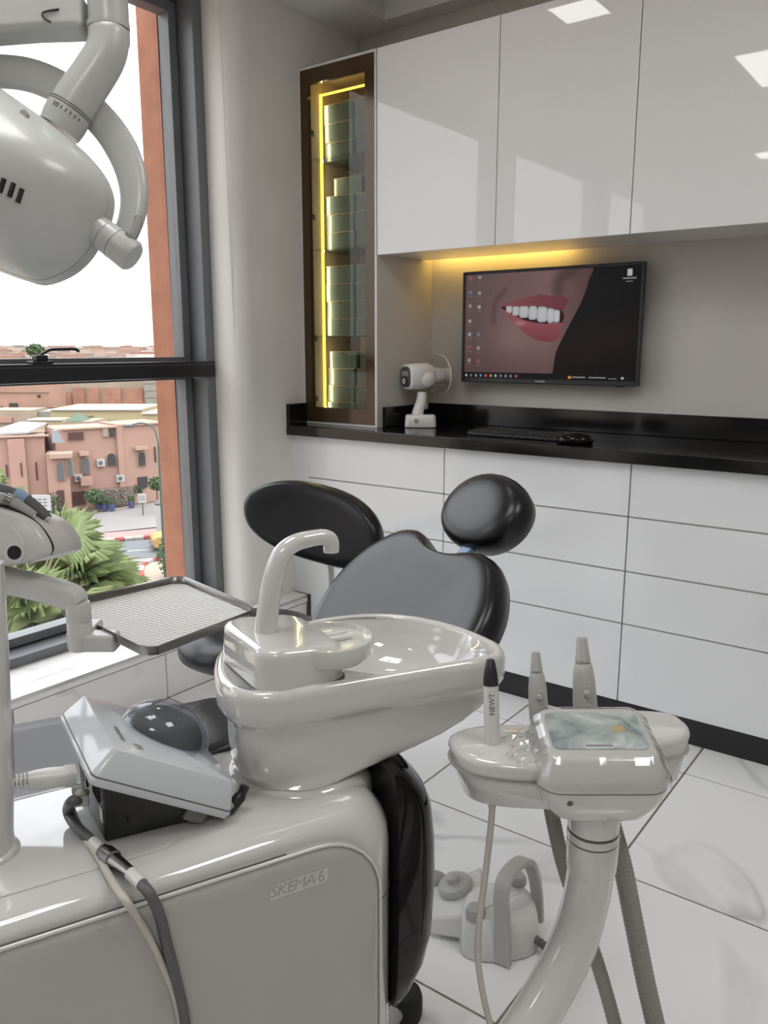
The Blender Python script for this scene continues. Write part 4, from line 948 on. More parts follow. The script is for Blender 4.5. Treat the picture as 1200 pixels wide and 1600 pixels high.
obj('arm_joint', MB().lathe([(0.0256, -0.003), (0.0258, 0.0), (0.0256, 0.003)], L(156.5, 18, 0.03), ZZ, 28), 'lamp_grey', ol_)
# spring arm beam leaving to the left at the top
bp_ = [L(120, 0, 0.035), L(40, 6, 0.03), L(-120, 26, 0.02), L(-260, 43, 0.01)]
bm_ = MB().loft([[p + _U*0.022*sy + _F*0.02*sf for sy, sf in ((-1,-1),(1,-1),(1,1),(-1,1))] for p in bp_])
obj('spring_arm', bm_, 'lamp_grey', ol_, bevel=0.008, bseg=3)
ck = smooth_path([L(86, 4, 0.012), L(72, 8, 0.010), L(62, 14, 0.008), L(66, 24, 0.006), L(76, 30, 0.006)], 4)
obj('arm_slit', MB().tube([p for p in ck], 0.0014, 6), 'black_plastic', ol_)

# ================================================================== TRAY ARM, TRAY
TZ = 0.88
far, rig, nea, lef = (Zp(x, y, TZ) for x, y in ((281, 899), (404, 951), (231, 1017), (84, 944)))
tr = thing('instrument_tray', (far + rig + nea + lef)/4, 'empty metal instrument tray with ribbed floor and notched corners', 'tray')
tm, tnt, tb_ = newmat('tray_floor'); S(tb_, Base_Color=(0.72, 0.72, 0.70), Roughness=0.35, Metallic=0.25)
gq = tnt.nodes.new('ShaderNodeNewGeometry'); 
def wave(ang, sc):
    mp = tnt.nodes.new('ShaderNodeMapping'); mp.inputs['Rotation'].default_value = (0, 0, ang)
    wv = tnt.nodes.new('ShaderNodeTexWave'); wv.wave_type = 'BANDS'; wv.inputs['Scale'].default_value = sc
    tnt.links.new(gq.outputs['Position'], mp.inputs[0]); tnt.links.new(mp.outputs[0], wv.inputs['Vector']); return wv
e1 = (rig - far).normalized(); e2 = (nea - rig).normalized()
an1 = -math.atan2(e1.y, e1.x); an2 = -math.atan2(e2.y, e2.x)
w1, w2 = wave(an1, 38.0), wave(an2, 38.0)
mx_ = tnt.nodes.new('ShaderNodeMath'); mx_.operation = 'ADD'; tnt.links.new(w1.outputs['Fac'], mx_.inputs[0]); tnt.links.new(w2.outputs['Fac'], mx_.inputs[1])
bp2 = tnt.nodes.new('ShaderNodeBump'); bp2.inputs['Strength'].default_value = 0.7; bp2.inputs['Distance'].default_value = 0.003
tnt.links.new(mx_.outputs[0], bp2.inputs['Height']); tnt.links.new(bp2.outputs[0], tb_.inputs['Normal'])
def TQ(s, t, z=0.0):      # bilinear place on the tray
    return (far*(1-s)*(1-t) + rig*s*(1-t) + nea*s*t + lef*(1-s)*t) + ZZ*z
c = 0.085
oct_ = [(c, 0), (1-c, 0), (1-c*0.4, c*0.35), (1, c), (1, 1-c), (1-c*0.4, 1-c*0.35), (1-c, 1), (c, 1), (c*0.4, 1-c*0.35), (0, 1-c), (0, c), (c*0.4, c*0.35)]
sc2 = lambda k: [((s-.5)*k + .5, (t-.5)*k + .5) for s, t in oct_]
obj('tray_floor', MB().loft([[TQ(s, t, -0.012) for s, t in sc2(0.975)], [TQ(s, t, -0.0105) for s, t in sc2(0.975)]]), 'tray_floor', tr)
obj('tray_rim', MB().loft([[TQ(s, t, z) for s, t in sc2(k)] for k, z in ((0.965, -0.0135), (0.985, -0.0125), (1.0, 0.0), (1.004, 0.0015), (1.0, 0.002), (0.992, 0.0005), (0.976, -0.0102), (0.965, -0.0104))], closed=True), 'dark_steel', tr, ang=30)
ta = thing('tray_arm', Dp(-40, 900, 1.2), 'white arm with drop post carrying the instrument tray', 'tray arm')
mid = (nea*0.42 + lef*0.58)
pcx = Dp(123, 960, 1.17)
tw = [Dp(-150, 868, 1.165), Dp(-75, 885, 1.168), Dp(0, 904, 1.17), Dp(60, 918, 1.17), Dp(108, 932, 1.17), Dp(124, 944, 1.17)]
tw = smooth_path(tw, 5); rgs = []
for i, p in enumerate(tw):
    t = (tw[min(i+1, len(tw)-1)] - tw[max(i-1, 0)]).normalized(); sdv = t.cross(ZZ).normalized(); upv = sdv.cross(t)
    f = i/(len(tw)-1); hh = 0.017 if f < 0.85 else 0.017 - 0.008*(f-0.85)/0.15
    rgs.append([p + sdv*x + upv*y for x, y in rrect(0.034, 2*hh, min(0.007, hh*0.6), 3)])
obj('arm_beam', MB().loft(rgs), 'white_satin', ta, ang=40)
obj('drop_post', MB().lathe([(0.0165, -0.052), (0.0175, -0.048), (0.0175, -0.012), (0.0168, -0.011), (0.0168, -0.009), (0.0175, -0.008), (0.0175, 0.014), (0.016, 0.018)], pcx, ZZ, 28), 'white_satin', ta, ang=35)
obj('tray_bracket', MB().obox(pcx - ZZ*0.037 + (mid - pcx - ZZ*(mid-pcx).z)*0.5, ((mid - pcx)*Vector((1,1,0)) if False else Vector((mid.x-pcx.x, mid.y-pcx.y, 0))).normalized(), ZZ.cross(Vector((mid.x-pcx.x, mid.y-pcx.y, 0)).normalized()), ZZ, max(0.02, Vector((mid.x-pcx.x, mid.y-pcx.y, 0)).length*0.5 + 0.012), 0.017, 0.014), 'white_satin', ta, bevel=0.004)
brx = pcx + Vector((0.030, 0.0, -0.037)) 
obj('bracket_tongue', MB().obox(pcx + _R*0.030 - ZZ*0.040, _R, CB, ZZ, 0.024, 0.016, 0.013), 'white_satin', ta, bevel=0.005)

# ---- delivery head at the left edge
dh = thing('delivery_head', Dp(-60, 870, 1.12), 'rounded grey-white instrument delivery head with round socket at the left edge', 'delivery head')
dpx = [(-190, 790), (-110, 786), (-30, 789), (20, 797), (58, 814), (78, 838), (85, 858), (78, 868), (40, 880), (0, 884), (-90, 886), (-190, 880)]
dpx = [(p.x, p.y) for p in smooth_path([(a, b, 0) for a, b in dpx], 4, True)]
def dr_(s, d): return [Dp(-40 + (x + 40)*(1-s), 838 + (y - 838)*(1-s), 1.12) + _F*d for x, y in dpx]
obj('head_shell', MB().loft([dr_(0.12, -0.022), dr_(0.04, -0.018), dr_(0.0, -0.008), dr_(0.0, 0.05), dr_(0.03, 0.11), dr_(0.15, 0.125)]), 'white_satin', dh, ang=60)
obj('head_cap', MB().loft([dr_(0.35, -0.0255), dr_(0.30, -0.0250), dr_(0.28, -0.0215)]), 'white_satin', dh, ang=40)
obj('support_link', MB().tube(smooth_path([Dp(-34, 884, 0.90), Dp(-60, 874, 0.97), Dp(-90, 876, 1.06), Dp(-100, 876, 1.13)], 5), 0.02, 16), 'white_satin', dh)
obj('socket_ring', MB().lathe([(0.0135, 0.0), (0.0135, 0.0035), (0.0105, 0.0045), (0.0095, 0.0045), (0.0095, 0.0)], Dp(36, 862, 1.12) - _F*0.022, -_F, 28), 'white_satin', dh)
obj('socket_hole', MB().lathe([(0.0, 0.0), (0.0092, 0.0), (0.0092, 0.004)], Dp(36, 862, 1.12) - _F*0.0235, -_F, 20), 'black_plastic', dh)
obj('top_gasket', MB().tube(smooth_path([Dp(-60, 787, 1.12) - _F*0.006, Dp(0, 790, 1.12) - _F*0.006, Dp(40, 803, 1.12) - _F*0.006, Dp(68, 824, 1.12) - _F*0.006, Dp(85, 852, 1.12) - _F*0.006, Dp(82, 866, 1.12) - _F*0.006], 5), 0.0016, 6), 'rubber', dh)
def instr(px, d, r, label, mats):
    pts = [Dp(x, y, d) for x, y in px]
    t = thing('handpiece', pts[-1], label, 'handpiece', 'handpieces lying on the delivery head')
    P = smooth_path(pts, 5); n = len(P)
    obj('handpiece_body', MB().tube(P, [r*(1.05 - 0.45*k/n) for k in range(n)], 14), mats[0], t, ang=70)
    i = n//2; obj('colour_ring', MB().tube([P[i-1], P[i], P[min(i+2, n-1)]], [r*0.98, r*0.96, r*0.9], 14), mats[1], t)
    obj('handpiece_tip', MB().tube([P[-2], P[-1], P[-1] + (P[-1] - P[-2])*0.6], [r*0.62, r*0.6, r*0.45], 12), mats[2], t)
instr([(-120, 742), (-40, 758), (10, 770), (42, 784), (62, 799), (74, 811)], 1.15, 0.0125, 'dark grey handpiece with blue ring lying on the delivery head', ('grey_dark', 'blue_plastic', 'chrome'))
instr([(-120, 762), (-50, 772), (0, 779), (20, 785), (40, 797), (54, 806)], 1.12, 0.010, 'plain grey handpiece lying nearest on the delivery head', ('grey_plastic', 'dark_steel', 'chrome'))
# ---- column standing on the unit
pc2 = Zp(-21, 1335, ZT)
po_ = thing('delivery_column', pc2, 'tall white tapered column standing on the dental unit at the left edge', 'column')
obj('shaft', MB().tube([pc2 + ZZ*0.003, pc2 + ZZ*0.03, Dp(-20, 1200, 0.925), Dp(-24, 1050, 0.905), Dp(-27, 930, 0.89), Dp(-30, 880, 0.885)], [0.031, 0.031, 0.0285, 0.0255, 0.0235, 0.023], 32), 'white_gloss', po_, ang=60)
obj('base_ring', MB().lathe([(0.036, 0.0005), (0.036, 0.004), (0.033, 0.008), (0.030, 0.009)], pc2, ZZ, 36), 'white_gloss', po_)

# ================================================================== SCALER CONTROL BOX WITH CLEAR COVER
Bc, Ac, Cq, Dq = W(-0.2577, 0.0554, 0.8453), W(-0.2624, -0.1242, 0.8453), W(-0.1111, 0.0516, 0.7586), W(-0.1159, -0.1281, 0.7586)
cb = thing('scaler_box', W(-0.19, -0.05, ZT + 0.0018), 'grey and black scaler control box tilted under a clear domed cover', 'dental device')
ex_ = (Cq - Bc).normalized(); ey_ = (Ac - Bc).normalized(); ez_ = ex_.cross(ey_).normalized(); ez_ = ez_ if ez_.z > 0 else -ez_
ey_ = ez_.cross(ex_).normalized(); ey_ = ey_ if ey_.dot(Ac - Bc) > 0 else -ey_
cen = (Ac + Bc + Cq + Dq)/4; LX = (Cq - Bc).length; LY = ((Ac - Bc).length + (Dq - Cq).length)/2
def E_(x, y, z): return cen + ex_*x + ey_*y + ez_*z
def er(w_, d_, r, z): return [E_(x, y, z) for x, y in rrect(w_, d_, r, 4)]
pm('cover_lilac', (0.50, 0.52, 0.58), 0.15)
pm('device_top', (0.56, 0.59, 0.62), 0.16, Coat_Weight=0.5, Coat_Roughness=0.03)
obj('lid', MB().loft([er(LX + 0.008, LY + 0.004, 0.007, -0.043), er(LX + 0.014, LY + 0.008, 0.008, -0.037), er(LX + 0.010, LY + 0.004, 0.008, -0.028), er(LX - 0.008, LY - 0.008, 0.007, -0.003), er(LX - 0.011, LY - 0.011, 0.006, -0.0006), er(LX - 0.014, LY - 0.014, 0.006, 0.0)]), 'device_top', cb, ang=35)
obj('lid_seam', MB().loft([er(LX + 0.0130, LY + 0.0070, 0.008, -0.0335), er(LX + 0.0124, LY + 0.0064, 0.008, -0.0320)]), 'grey_dark', cb)
m, nt, b = newmat('dome_clear'); S(b, Base_Color=(0.82, 0.86, 0.9), Roughness=0.02, Transmission_Weight=1.0, IOR=1.15, Coat_Weight=1.0, Coat_Roughness=0.02)
dn = E_(0.018, 0.020, 0.0)
obj('control_dial', MB().loft([[dn + ex_*0.050*r*math.cos(a) + ey_*0.042*r*math.sin(a) + ez_*h for a in [2*math.pi*k/32 for k in range(32)]] for r, h in ((1.0, 0.0005), (1.0, 0.006), (0.93, 0.015), (0.75, 0.024), (0.5, 0.030), (0.1, 0.033))]), 'grey_dark', cb, ang=80)
dome = [[dn + ex_*0.060*math.cos(f)*math.cos(a) + ey_*0.050*math.cos(f)*math.sin(a) + ez_*(0.001 + 0.041*math.sin(f)) for a in [2*math.pi*k/40 for k in range(40)]] for f in [math.pi/2*j/12 for j in range(12)] + [1.555]]
glass('dome_film', (0.80, 0.83, 0.88), 1.6)
obj('clear_dome', MB().loft(dome, cap0=False), 'dome_film', cb, ang=70)
# black body under the lid: sloped top, flat foot
f0, f1, f2 = W(-0.266, 0.022, ZT + 0.002), W(-0.137, 0.030, ZT + 0.002), W(-0.272, -0.10, ZT + 0.002)
f3 = f1 + (f2 - f0)
tp = [E_(-LX/2 + 0.012, -LY/2 + 0.012, -0.041), E_(LX/2 - 0.02, -LY/2 + 0.012, -0.041), E_(LX/2 - 0.02, LY/2 - 0.012, -0.041), E_(-LX/2 + 0.012, LY/2 - 0.012, -0.041)]
bb = obj('body', MB().loft([[f0, f1, f3, f2], [f0 + ZZ*0.006, f1 + ZZ*0.006, f3 + ZZ*0.006, f2 + ZZ*0.006], tp]), 'black_plastic', cb, bevel=0.004)
# front knob, rear sockets and vent slots on the left end
lf = (tp[0] - f0).normalized(); le = (f2 - f0).normalized(); ln = lf.cross(le).normalized(); ln = ln if ln.dot(_R) < 0 else -ln
fe = (f1 - f0).normalized(); fn = fe.cross(ZZ); fn = fn if fn.dot(NN) > 0 else -fn
obj('side_knob', MB().lathe([(0.012, -0.002), (0.012, 0.004), (0.010, 0.007), (0.0, 0.0075)], f0 + fe*0.036 + ZZ*0.028 + fn*0.002, fn, 22), 'black_plastic', cb)
for k in range(6):
    c_ = f0 + le*(0.018 + 0.0055*k) + lf*0.062 + ln*0.0006
    obj('vent_slot', MB().obox(c_, le, lf, ln, 0.0011, 0.012, 0.0008), 'rubber', bb)
for k in range(2): obj('socket', MB().obox(f0 + le*(0.085 + 0.016*k) + lf*0.05 + ln*0.0008, le, lf, ln, 0.006, 0.012, 0.001), 'grey_dark', bb)
obj('rating_label', MB().obox(f0 + le*0.010 + lf*0.038 + ln*0.0007, le, lf, ln, 0.006, 0.010, 0.0004), 'white_print', bb)
text_obj('lid_lettering', 'newtron', 0.0125, E_(-LX/2 + 0.026, -0.030, 0.0006), ey_*-1, ex_, 'ink_grey', cb, 0.0001)
text_obj('lid_lettering', 'P5', 0.015, E_(-LX/2 + 0.042, -0.058, 0.0006), ey_*-1, ex_, 'ink_grey', cb, 0.0001)
# right-hand latch and clear foot
ly = E_(LX/2 + 0.002, -LY/2 + 0.02, -0.03)
obj('latch', MB().tube(smooth_path([ly - ez_*0.008, ly + ex_*0.012 - ez_*0.006, ly + ex_*0.018 + ez_*0.010, ly + ex_*0.018 + ez_*0.024], 4), [0.008]*9 + [0.006]*4, 10), 'black_plastic', cb)
obj('latch_pin', MB().lathe([(0.004, 0.0), (0.004, 0.003)], ly + fn*0.0085 + ex_*0.006, fn, 12), 'grey_light', cb)
obj('clear_foot', MB().obox(E_(LX/2 - 0.028, -LY/2 + 0.018, -0.052), ex_, ey_, ez_, 0.014, 0.006, 0.010), 'clear_plastic', cb, bevel=0.002)
# ---- plugs and cables
def plug(P, d, L_, r, mat, name, label):
    t = thing(name, P, label, 'plug'); d = d.normalized(); sdv = d.cross(ZZ).normalized(); upv = sdv.cross(d)
    q = lambda s, w_, h_: [P + d*s + sdv*x + upv*y for x, y in rrect(w_, h_, min(w_, h_)*0.25, 3)]
    obj('plug_body', MB().loft([q(0.0, 0.026, 0.020), q(0.012, 0.026, 0.020), q(0.0125, 0.023, 0.018), q(0.030, 0.024, 0.019), q(0.044, 0.020, 0.018), q(0.052, 0.017, 0.016)]), mat, t, ang=35)
    for k in range(6): obj('strain_rib', MB().loft([q(0.054 + 0.0042*k, 0.0165 - 0.0008*k, 0.0155 - 0.0008*k), q(0.0563 + 0.0042*k, 0.0165 - 0.0008*k, 0.0155 - 0.0008*k)]), mat, t)
    obj('strain_core', MB().tube([P + d*0.05, P + d*0.085], 0.0042, 10), mat, t)
    return t
ps = Dp(118, 1211, 0.965); pe = Dp(22, 1222, 0.935)
pg = plug(ps, pe - ps, 0.09, 0.01, 'white_satin', 'power_plug', 'chunky off-white plug in the left end of the scaler box')
obj('cord', MB().tube(smooth_path([ps + (pe - ps).normalized()*0.082, pe + (pe - ps)*0.15, pe + (pe - ps)*0.6 - ZZ*0.01], 5), 0.0042, 10), 'white_satin', pg)
zt = ZT + 0.0055
c1 = smooth_path([Dp(128, 1250, 0.955), Dp(112, 1252, 0.945), Zp(106, 1268, zt + 0.012), Zp(120, 1292, zt + 0.004), Zp(148, 1318, zt)], 8)
def WQ(x, y, n): return Np(x, y, n)
hc_ = thing('handpiece_hose', Zp(150, 1320, zt), 'dark grey braided hose with metal coupling draped over the unit front', 'hose')
obj('hose_upper', MB().tube(c1, 0.0062, 12), 'grey_dark', hc_)
obj('white_cuff', MB().tube([Zp(146, 1316, zt + 0.002), Zp(164, 1334, zt + 0.003)], 0.0075, 14), 'white_satin', hc_)
k1, k2 = Zp(160, 1330, zt + 0.004), Zp(206, 1366, zt + 0.003)
obj('metal_coupling', MB().tube([k1, k1 + (k2-k1)*0.12, k1 + (k2-k1)*0.14, k1 + (k2-k1)*0.38, k1 + (k2-k1)*0.40, k2], [0.0085, 0.0085, 0.0105, 0.0105, 0.0085, 0.0068], 20), 'dark_steel', hc_, ang=25)
obj('white_cuff', MB().tube([k2 - (k2-k1)*0.04, Zp(222, 1382, zt + 0.002)], 0.0072, 14), 'white_satin', hc_)
lo = smooth_path([Zp(219, 1379, zt + 0.002), Zp(236, 1400, zt - 0.002), Np(250, 1432, 0.133), Np(262, 1480, 0.134), Np(276, 1535, 0.135), Np(288, 1590, 0.136), Np(298, 1680, 0.136)], 8)
obj('hose_lower', MB().tube(lo, 0.0060, 12), 'grey_dark', hc_)
c2 = smooth_path([Dp(135, 1238, 0.96), Dp(122, 1240, 0.948), Zp(112, 1262, zt + 0.006), Zp(128, 1300, zt), Zp(152, 1336, zt), Zp(178, 1382, zt), Zp(200, 1412, zt - 0.003), Np(225, 1450, 0.1325), Np(252, 1505, 0.1325), Np(274, 1560, 0.1325), Np(290, 1640, 0.1325)], 7)
tag(obj('signal_cable', MB().tube(c2, 0.0042, 10), 'cable_beige', ang=70), 'thin cream cable beside the grey hose over the unit front', 'cable')
pk = thing('small_plug', Dp(130, 1245, 0.955), 'small pale double plug below the larger plug on the scaler box', 'plug')
obj('plug_body', MB().obox(Dp(122, 1234, 0.955), (pe - ps).normalized(), ZZ, fn, 0.007, 0.006, 0.006), 'grey_light', pk, bevel=0.002)
obj('plug_body', MB().obox(Dp(126, 1249, 0.952), (pe - ps).normalized(), ZZ, fn, 0.009, 0.007, 0.006), 'grey_light', pk, bevel=0.002)
# ================================================================== WALL SCREEN
YT = 2.985
tl, tr_, bl, br_ = (Yp(x, y, YT) for x, y in ((722, 428), (1007, 406), (722, 597), (998, 603)))
tx0, tx1 = (tl.x + bl.x)/2, (tr_.x + br_.x)/2; tz0, tz1 = (bl.z + br_.z)/2, (tl.z + tr_.z)/2
tv = thing('wall_screen', ((tx0+tx1)/2, YT, tz0), 'flat wall screen showing a close-up smile on a computer desktop', 'screen')
obj('back_housing', B((tx0 + 0.03, YT + 0.018, tz0 + 0.03), (tx1 - 0.03, YT + 0.050, tz1 - 0.03)), 'black_plastic', tv, bevel=0.01)
obj('wall_bracket', B((tx0 + 0.2, YT + 0.050, tz0 + 0.12), (tx1 - 0.2, YB, tz1 - 0.12)), 'black_plastic', tv)
m = MB(); bz = 0.011; bb_ = 0.017
m.box((tx0, YT, tz0), (tx0 + bz, YT + 0.02, tz1)); m.box((tx1 - bz, YT, tz0), (tx1, YT + 0.02, tz1))
m.box((tx0 + bz, YT, tz0), (tx1 - bz, YT + 0.02, tz0 + bb_)); m.box((tx0 + bz, YT, tz1 - bz), (tx1 - bz, YT + 0.02, tz1))
obj('bezel', m, 'black_plastic', tv, bevel=0.0015)
obj('sensor', B((tx1 - 0.085, YT + 0.002, tz0 - 0.006), (tx1 - 0.055, YT + 0.014, tz0)), 'black_plastic', tv)
text_obj('brand_lettering', 'SAMSUNG', 0.0095, ((tx0+tx1)/2 - 0.015, YT - 0.0005, tz0 + bb_/2), X_, ZZ, 'white_print', tv, 0.0002)
# the picture on the screen: one vertex colour per small cell
GXn, GYn = 360, 205
sx0, sx1, sz0, sz1 = tx0 + bz, tx1 - bz, tz0 + bb_, tz1 - bz
def inpoly(x, y, P):
    r = False; n = len(P); j = n - 1
    for i in range(n):
        if (P[i][1] > y) != (P[j][1] > y) and x < (P[j][0]-P[i][0])*(y-P[i][1])/(P[j][1]-P[i][1]) + P[i][0]: r = not r
        j = i
    return r
def dcurve(x, y, P):
    best = 1e9
    for i in range(len(P)-1):
        ax, ay = P[i]; bx_, by = P[i+1]; ex, ey = bx_-ax, by-ay
        t = max(0, min(1, ((x-ax)*ex + (y-ay)*ey)/(ex*ex + ey*ey + 1e-9))); best = min(best, math.hypot(x-ax-ex*t, y-ay-ey*t))
    return best
def sp(P, closed=True, n=6): return [(p.x, p.y) for p in smooth_path([(a, b, 0) for a, b in P], n, closed)]
# outlines drawn in a 760 x 435 picture (u to the right, v down)
def q(x, y): return ((x - 388), (y - (150 - 0.085*(x - 388))) )
FACE = sp([q(388, 150), q(560, 130), q(780, 112), q(945, 98), q(940, 150), q(915, 230), q(880, 300), q(845, 370), q(822, 420), q(812, 450), q(806, 500), q(800, 545), q(785, 580)], False) + [q(700, 680), q(388, 640), (-20, 500), (-20, -20)]
UL = sp([q(558, 268), q(600, 252), q(660, 232), q(705, 222), q(740, 214), q(785, 218), q(830, 216), q(858, 228), q(850, 250), q(830, 272), q(760, 262), q(690, 262), q(610, 268)])
LL = sp([q(566, 282), q(610, 300), q(680, 322), q(760, 328), q(826, 318), q(834, 345), q(826, 376), q(790, 398), q(735, 396), q(680, 376), q(620, 335)])
MO = sp([q(562, 272), q(640, 262), q(740, 258), q(830, 268), q(836, 318), q(760, 328), q(680, 322), q(610, 302)])
TEETH = [(585, 264, 612, 296), (614, 264, 644, 304), (646, 263, 686, 310), (688, 262, 726, 314), (727, 261, 770, 321), (771, 265, 800, 322), (800, 267, 824, 321)]
TEETH = [q(a, b) + q(c, d) for a, b, c, d in TEETH]
CRE = sp([q(578, 205), q(545, 240), q(530, 275), q(526, 335)], False)
NOS = sp([q(870, 122), q(835, 135), q(815, 165), q(812, 195)], False)
ICON = []
rnd = random.Random(4)
cols = [(0.35, 0.33, 0.33), (0.36, 0.12, 0.10), (0.16, 0.22, 0.38), (0.42, 0.40, 0.40), (0.1, 0.1, 0.1)]
for cx, ys in ((412, (165, 222, 280, 342, 398, 452, 508)), (457, (158, 222, 280, 338, 395, 452, 508)), (507, (158, 222))):
    for y in ys:
        c = rnd.choice(cols); a, b_ = q(cx, y); ICON.append((a-7, b_-8, a+7, b_+6, c)); ICON.append((a-13, b_+16, a+13, b_+18, (0.26, 0.2, 0.2)))
a, b_ = q(1100, 115); ICON += [(a-9, b_-12, a+9, b_+12, (0.6, 0.6, 0.6)), (a-26, b_+20, a+26, b_+23, (0.4, 0.4, 0.4)), (a-14, b_+31, a+14, b_+34, (0.4, 0.4, 0.4))]
a, b_ = q(1090, 560); ICON += [(a-18, b_-12, a+18, b_+10, (0.55, 0.55, 0.55)), (a-12, b_-9, a-2, b_+7, (0.08, 0.08, 0.1))]
HT_ = 435
for k in range(11):
    ICON.append((6 + 24*k, 417, 6 + 24*k + 11, 428, [(0.5,0.5,0.5), (0.2,0.2,0.25), (0.3,0.3,0.3), (0.1,0.3,0.5), (0.7,0.1,0.1), (0.5,0.4,0.1)][k % 6]))
ICON += [(483, 417, 497, 429, (0.9, 0.35, 0.03)), (500, 420, 556, 425, (0.4, 0.4, 0.4)), (570, 421, 640, 425, (0.35, 0.35, 0.35)), (652, 417, 680, 419, (0.4, 0.4, 0.4)), (650, 425, 684, 427, (0.4, 0.4, 0.4)), (700, 417, 712, 427, (0.6, 0.6, 0.6))]
def lerp(a, b, t): return tuple(x*(1-t) + y*t for x, y in zip(a, b))
def paint(u, v):
    if inpoly(u, v, FACE):
        t = max(0, min(1, (u - 60)/330)); c = lerp((0.15, 0.088, 0.088), (0.25, 0.145, 0.14), t)
        c = lerp(c, (0.07, 0.034, 0.032), max(0, min(1, (u - 380)/200))*0.85)
        c = lerp(c, (0.34, 0.21, 0.20), 0.5*math.exp(-((u-240)**2)/8000 - ((v-250)**2)/9000))
        c = lerp(c, (0.10, 0.055, 0.055), max(0, min(1, (v - 290)/130))*0.6)
        d = dcurve(u, v, CRE); c = lerp(c, (0.085, 0.036, 0.036), 0.5*math.exp(-(d/13)**2))
        d = dcurve(u, v, NOS); c = lerp(c, (0.05, 0.018, 0.020), 0.6*math.exp(-(d/28)**2))
        n = math.sin(u*0.9 + v*1.7)*math.sin(u*1.3 - v*0.7); c = tuple(x*(1 + 0.03*n) for x in c)
    else:
        c = (0.0035, 0.0025, 0.0025)
        d = abs(v - (330 - 0.22*(u - 420))); c = lerp((0.012, 0.006, 0.005), c, min(1, d/120))
    if inpoly(u, v, MO): c = (0.03, 0.008, 0.01)
    for a, b, e2, f in TEETH:
        cx, cy = (a+e2)/2, (b+f)/2; rx, ry = (e2-a)/2, (f-b)/2
        d = (abs(u-cx)/(rx*1.05))**4 + (abs(v-cy)/ry)**4
        if d < 1: k = 0.62 - 0.22*d + 0.08*(u-200)/250; c = (k*0.98, k*0.97, k)
    if inpoly(u, v, UL):
        t = max(0, min(1, (u-180)/280)); c = lerp((0.30, 0.085, 0.10), (0.18, 0.045, 0.06), t)
    if inpoly(u, v, LL):
        t = max(0, min(1, (v-200)/80)); c = lerp((0.36, 0.10, 0.12), (0.24, 0.055, 0.075), t)
        c = lerp(c, (0.62, 0.30, 0.30), 0.7*math.exp(-((u-262)**2)/500 - ((v-206)**2)/90))
    if v > 410: c = (0.006, 0.006, 0.008)
    for a, b, e2, f, k in ICON:
        if a <= u <= e2 and b <= v <= f: c = k
    return c
vsx = []; fcs = []; clr = []
for j in range(GYn):
    for i in range(GXn):
        u = 760*(i + 0.5)/GXn; v = 435*(j + 0.5)/GYn
        vsx.append((sx0 + (sx1-sx0)*i/(GXn-1), YT + 0.0055, sz1 - (sz1-sz0)*j/(GYn-1))); clr.append(paint(u, v))
me_ = MB().add(vsx, [(j*GXn+i, (j+1)*GXn+i, (j+1)*GXn+i+1, j*GXn+i+1) for j in range(GYn-1) for i in range(GXn-1)])
m_, nt_, b_ = newmat('screen_picture'); S(b_, Base_Color=(0.003, 0.003, 0.003), Roughness=0.25, Specular_IOR_Level=0.15)
at_ = nt_.nodes.new('ShaderNodeAttribute'); at_.attribute_name = 'pic'
nt_.links.new(at_.outputs['Color'], b_.inputs['Emission Color']); b_.inputs['Emission Strength'].default_value = 0.33
so2 = bpy.data.meshes.new('display'); so2.from_pydata([Vector(p) - wloc(tv) for p in vsx], [], me_.f)
at2 = so2.color_attributes.new('pic', 'FLOAT_COLOR', 'POINT')
flat = []
for c in clr: flat += [c[0], c[1], c[2], 1.0]
at2.data.foreach_set('color', flat); so2.materials.append(m_)
dpo = bpy.data.objects.new('display', so2); COL.objects.link(dpo); dpo.parent = tv
so_k = dpo.modifiers.new('thick', 'SOLIDIFY'); so_k.thickness = 0.004; so_k.offset = -1

# ================================================================== HANDHELD X-RAY CAMERA ON ITS DOCK
XC = Zp(657, 668, 0.9565)
xr = thing('xray_camera', XC, 'white handheld dental x-ray camera with clear shield disc on its charging dock', 'x-ray camera')
def xp(px, py, dd=0.0): return Dp(px, py, (XC - CP).dot(_F)) + _F*dd
S_ = (XC - CP).dot(_F)/FPX
XR_, XB = CR, CB
obj('charging_dock', rbox(XC + XB*0.03, XR_, XB, ZZ, 0.132, 0.10, 0.052, 0.018, 0.006, taper=0.93), 'device_white', xr, ang=50)
obj('dock_button', MB().obox(XC + XB*(-0.0185) + XR_*(-0.018) + ZZ*0.028, XR_, XB, ZZ, 0.0085, 0.002, 0.0085), 'grey_plastic', xr)
gp = smooth_path([xp(652, 652, 0.03), xp(654, 640, 0.03), xp(659, 625, 0.03), xp(660, 612, 0.03)], 5)
obj('grip', MB().tube(gp, [0.026 - 0.006*k/len(gp) for k in range(len(gp))], 16), 'device_white', xr, ang=70)
obj('trigger', MB().ball(xp(667, 632, 0.045), 0.008, 0.012, 0.016, XR_, XB, ZZ, 10, 8), 'grey_light', xr)
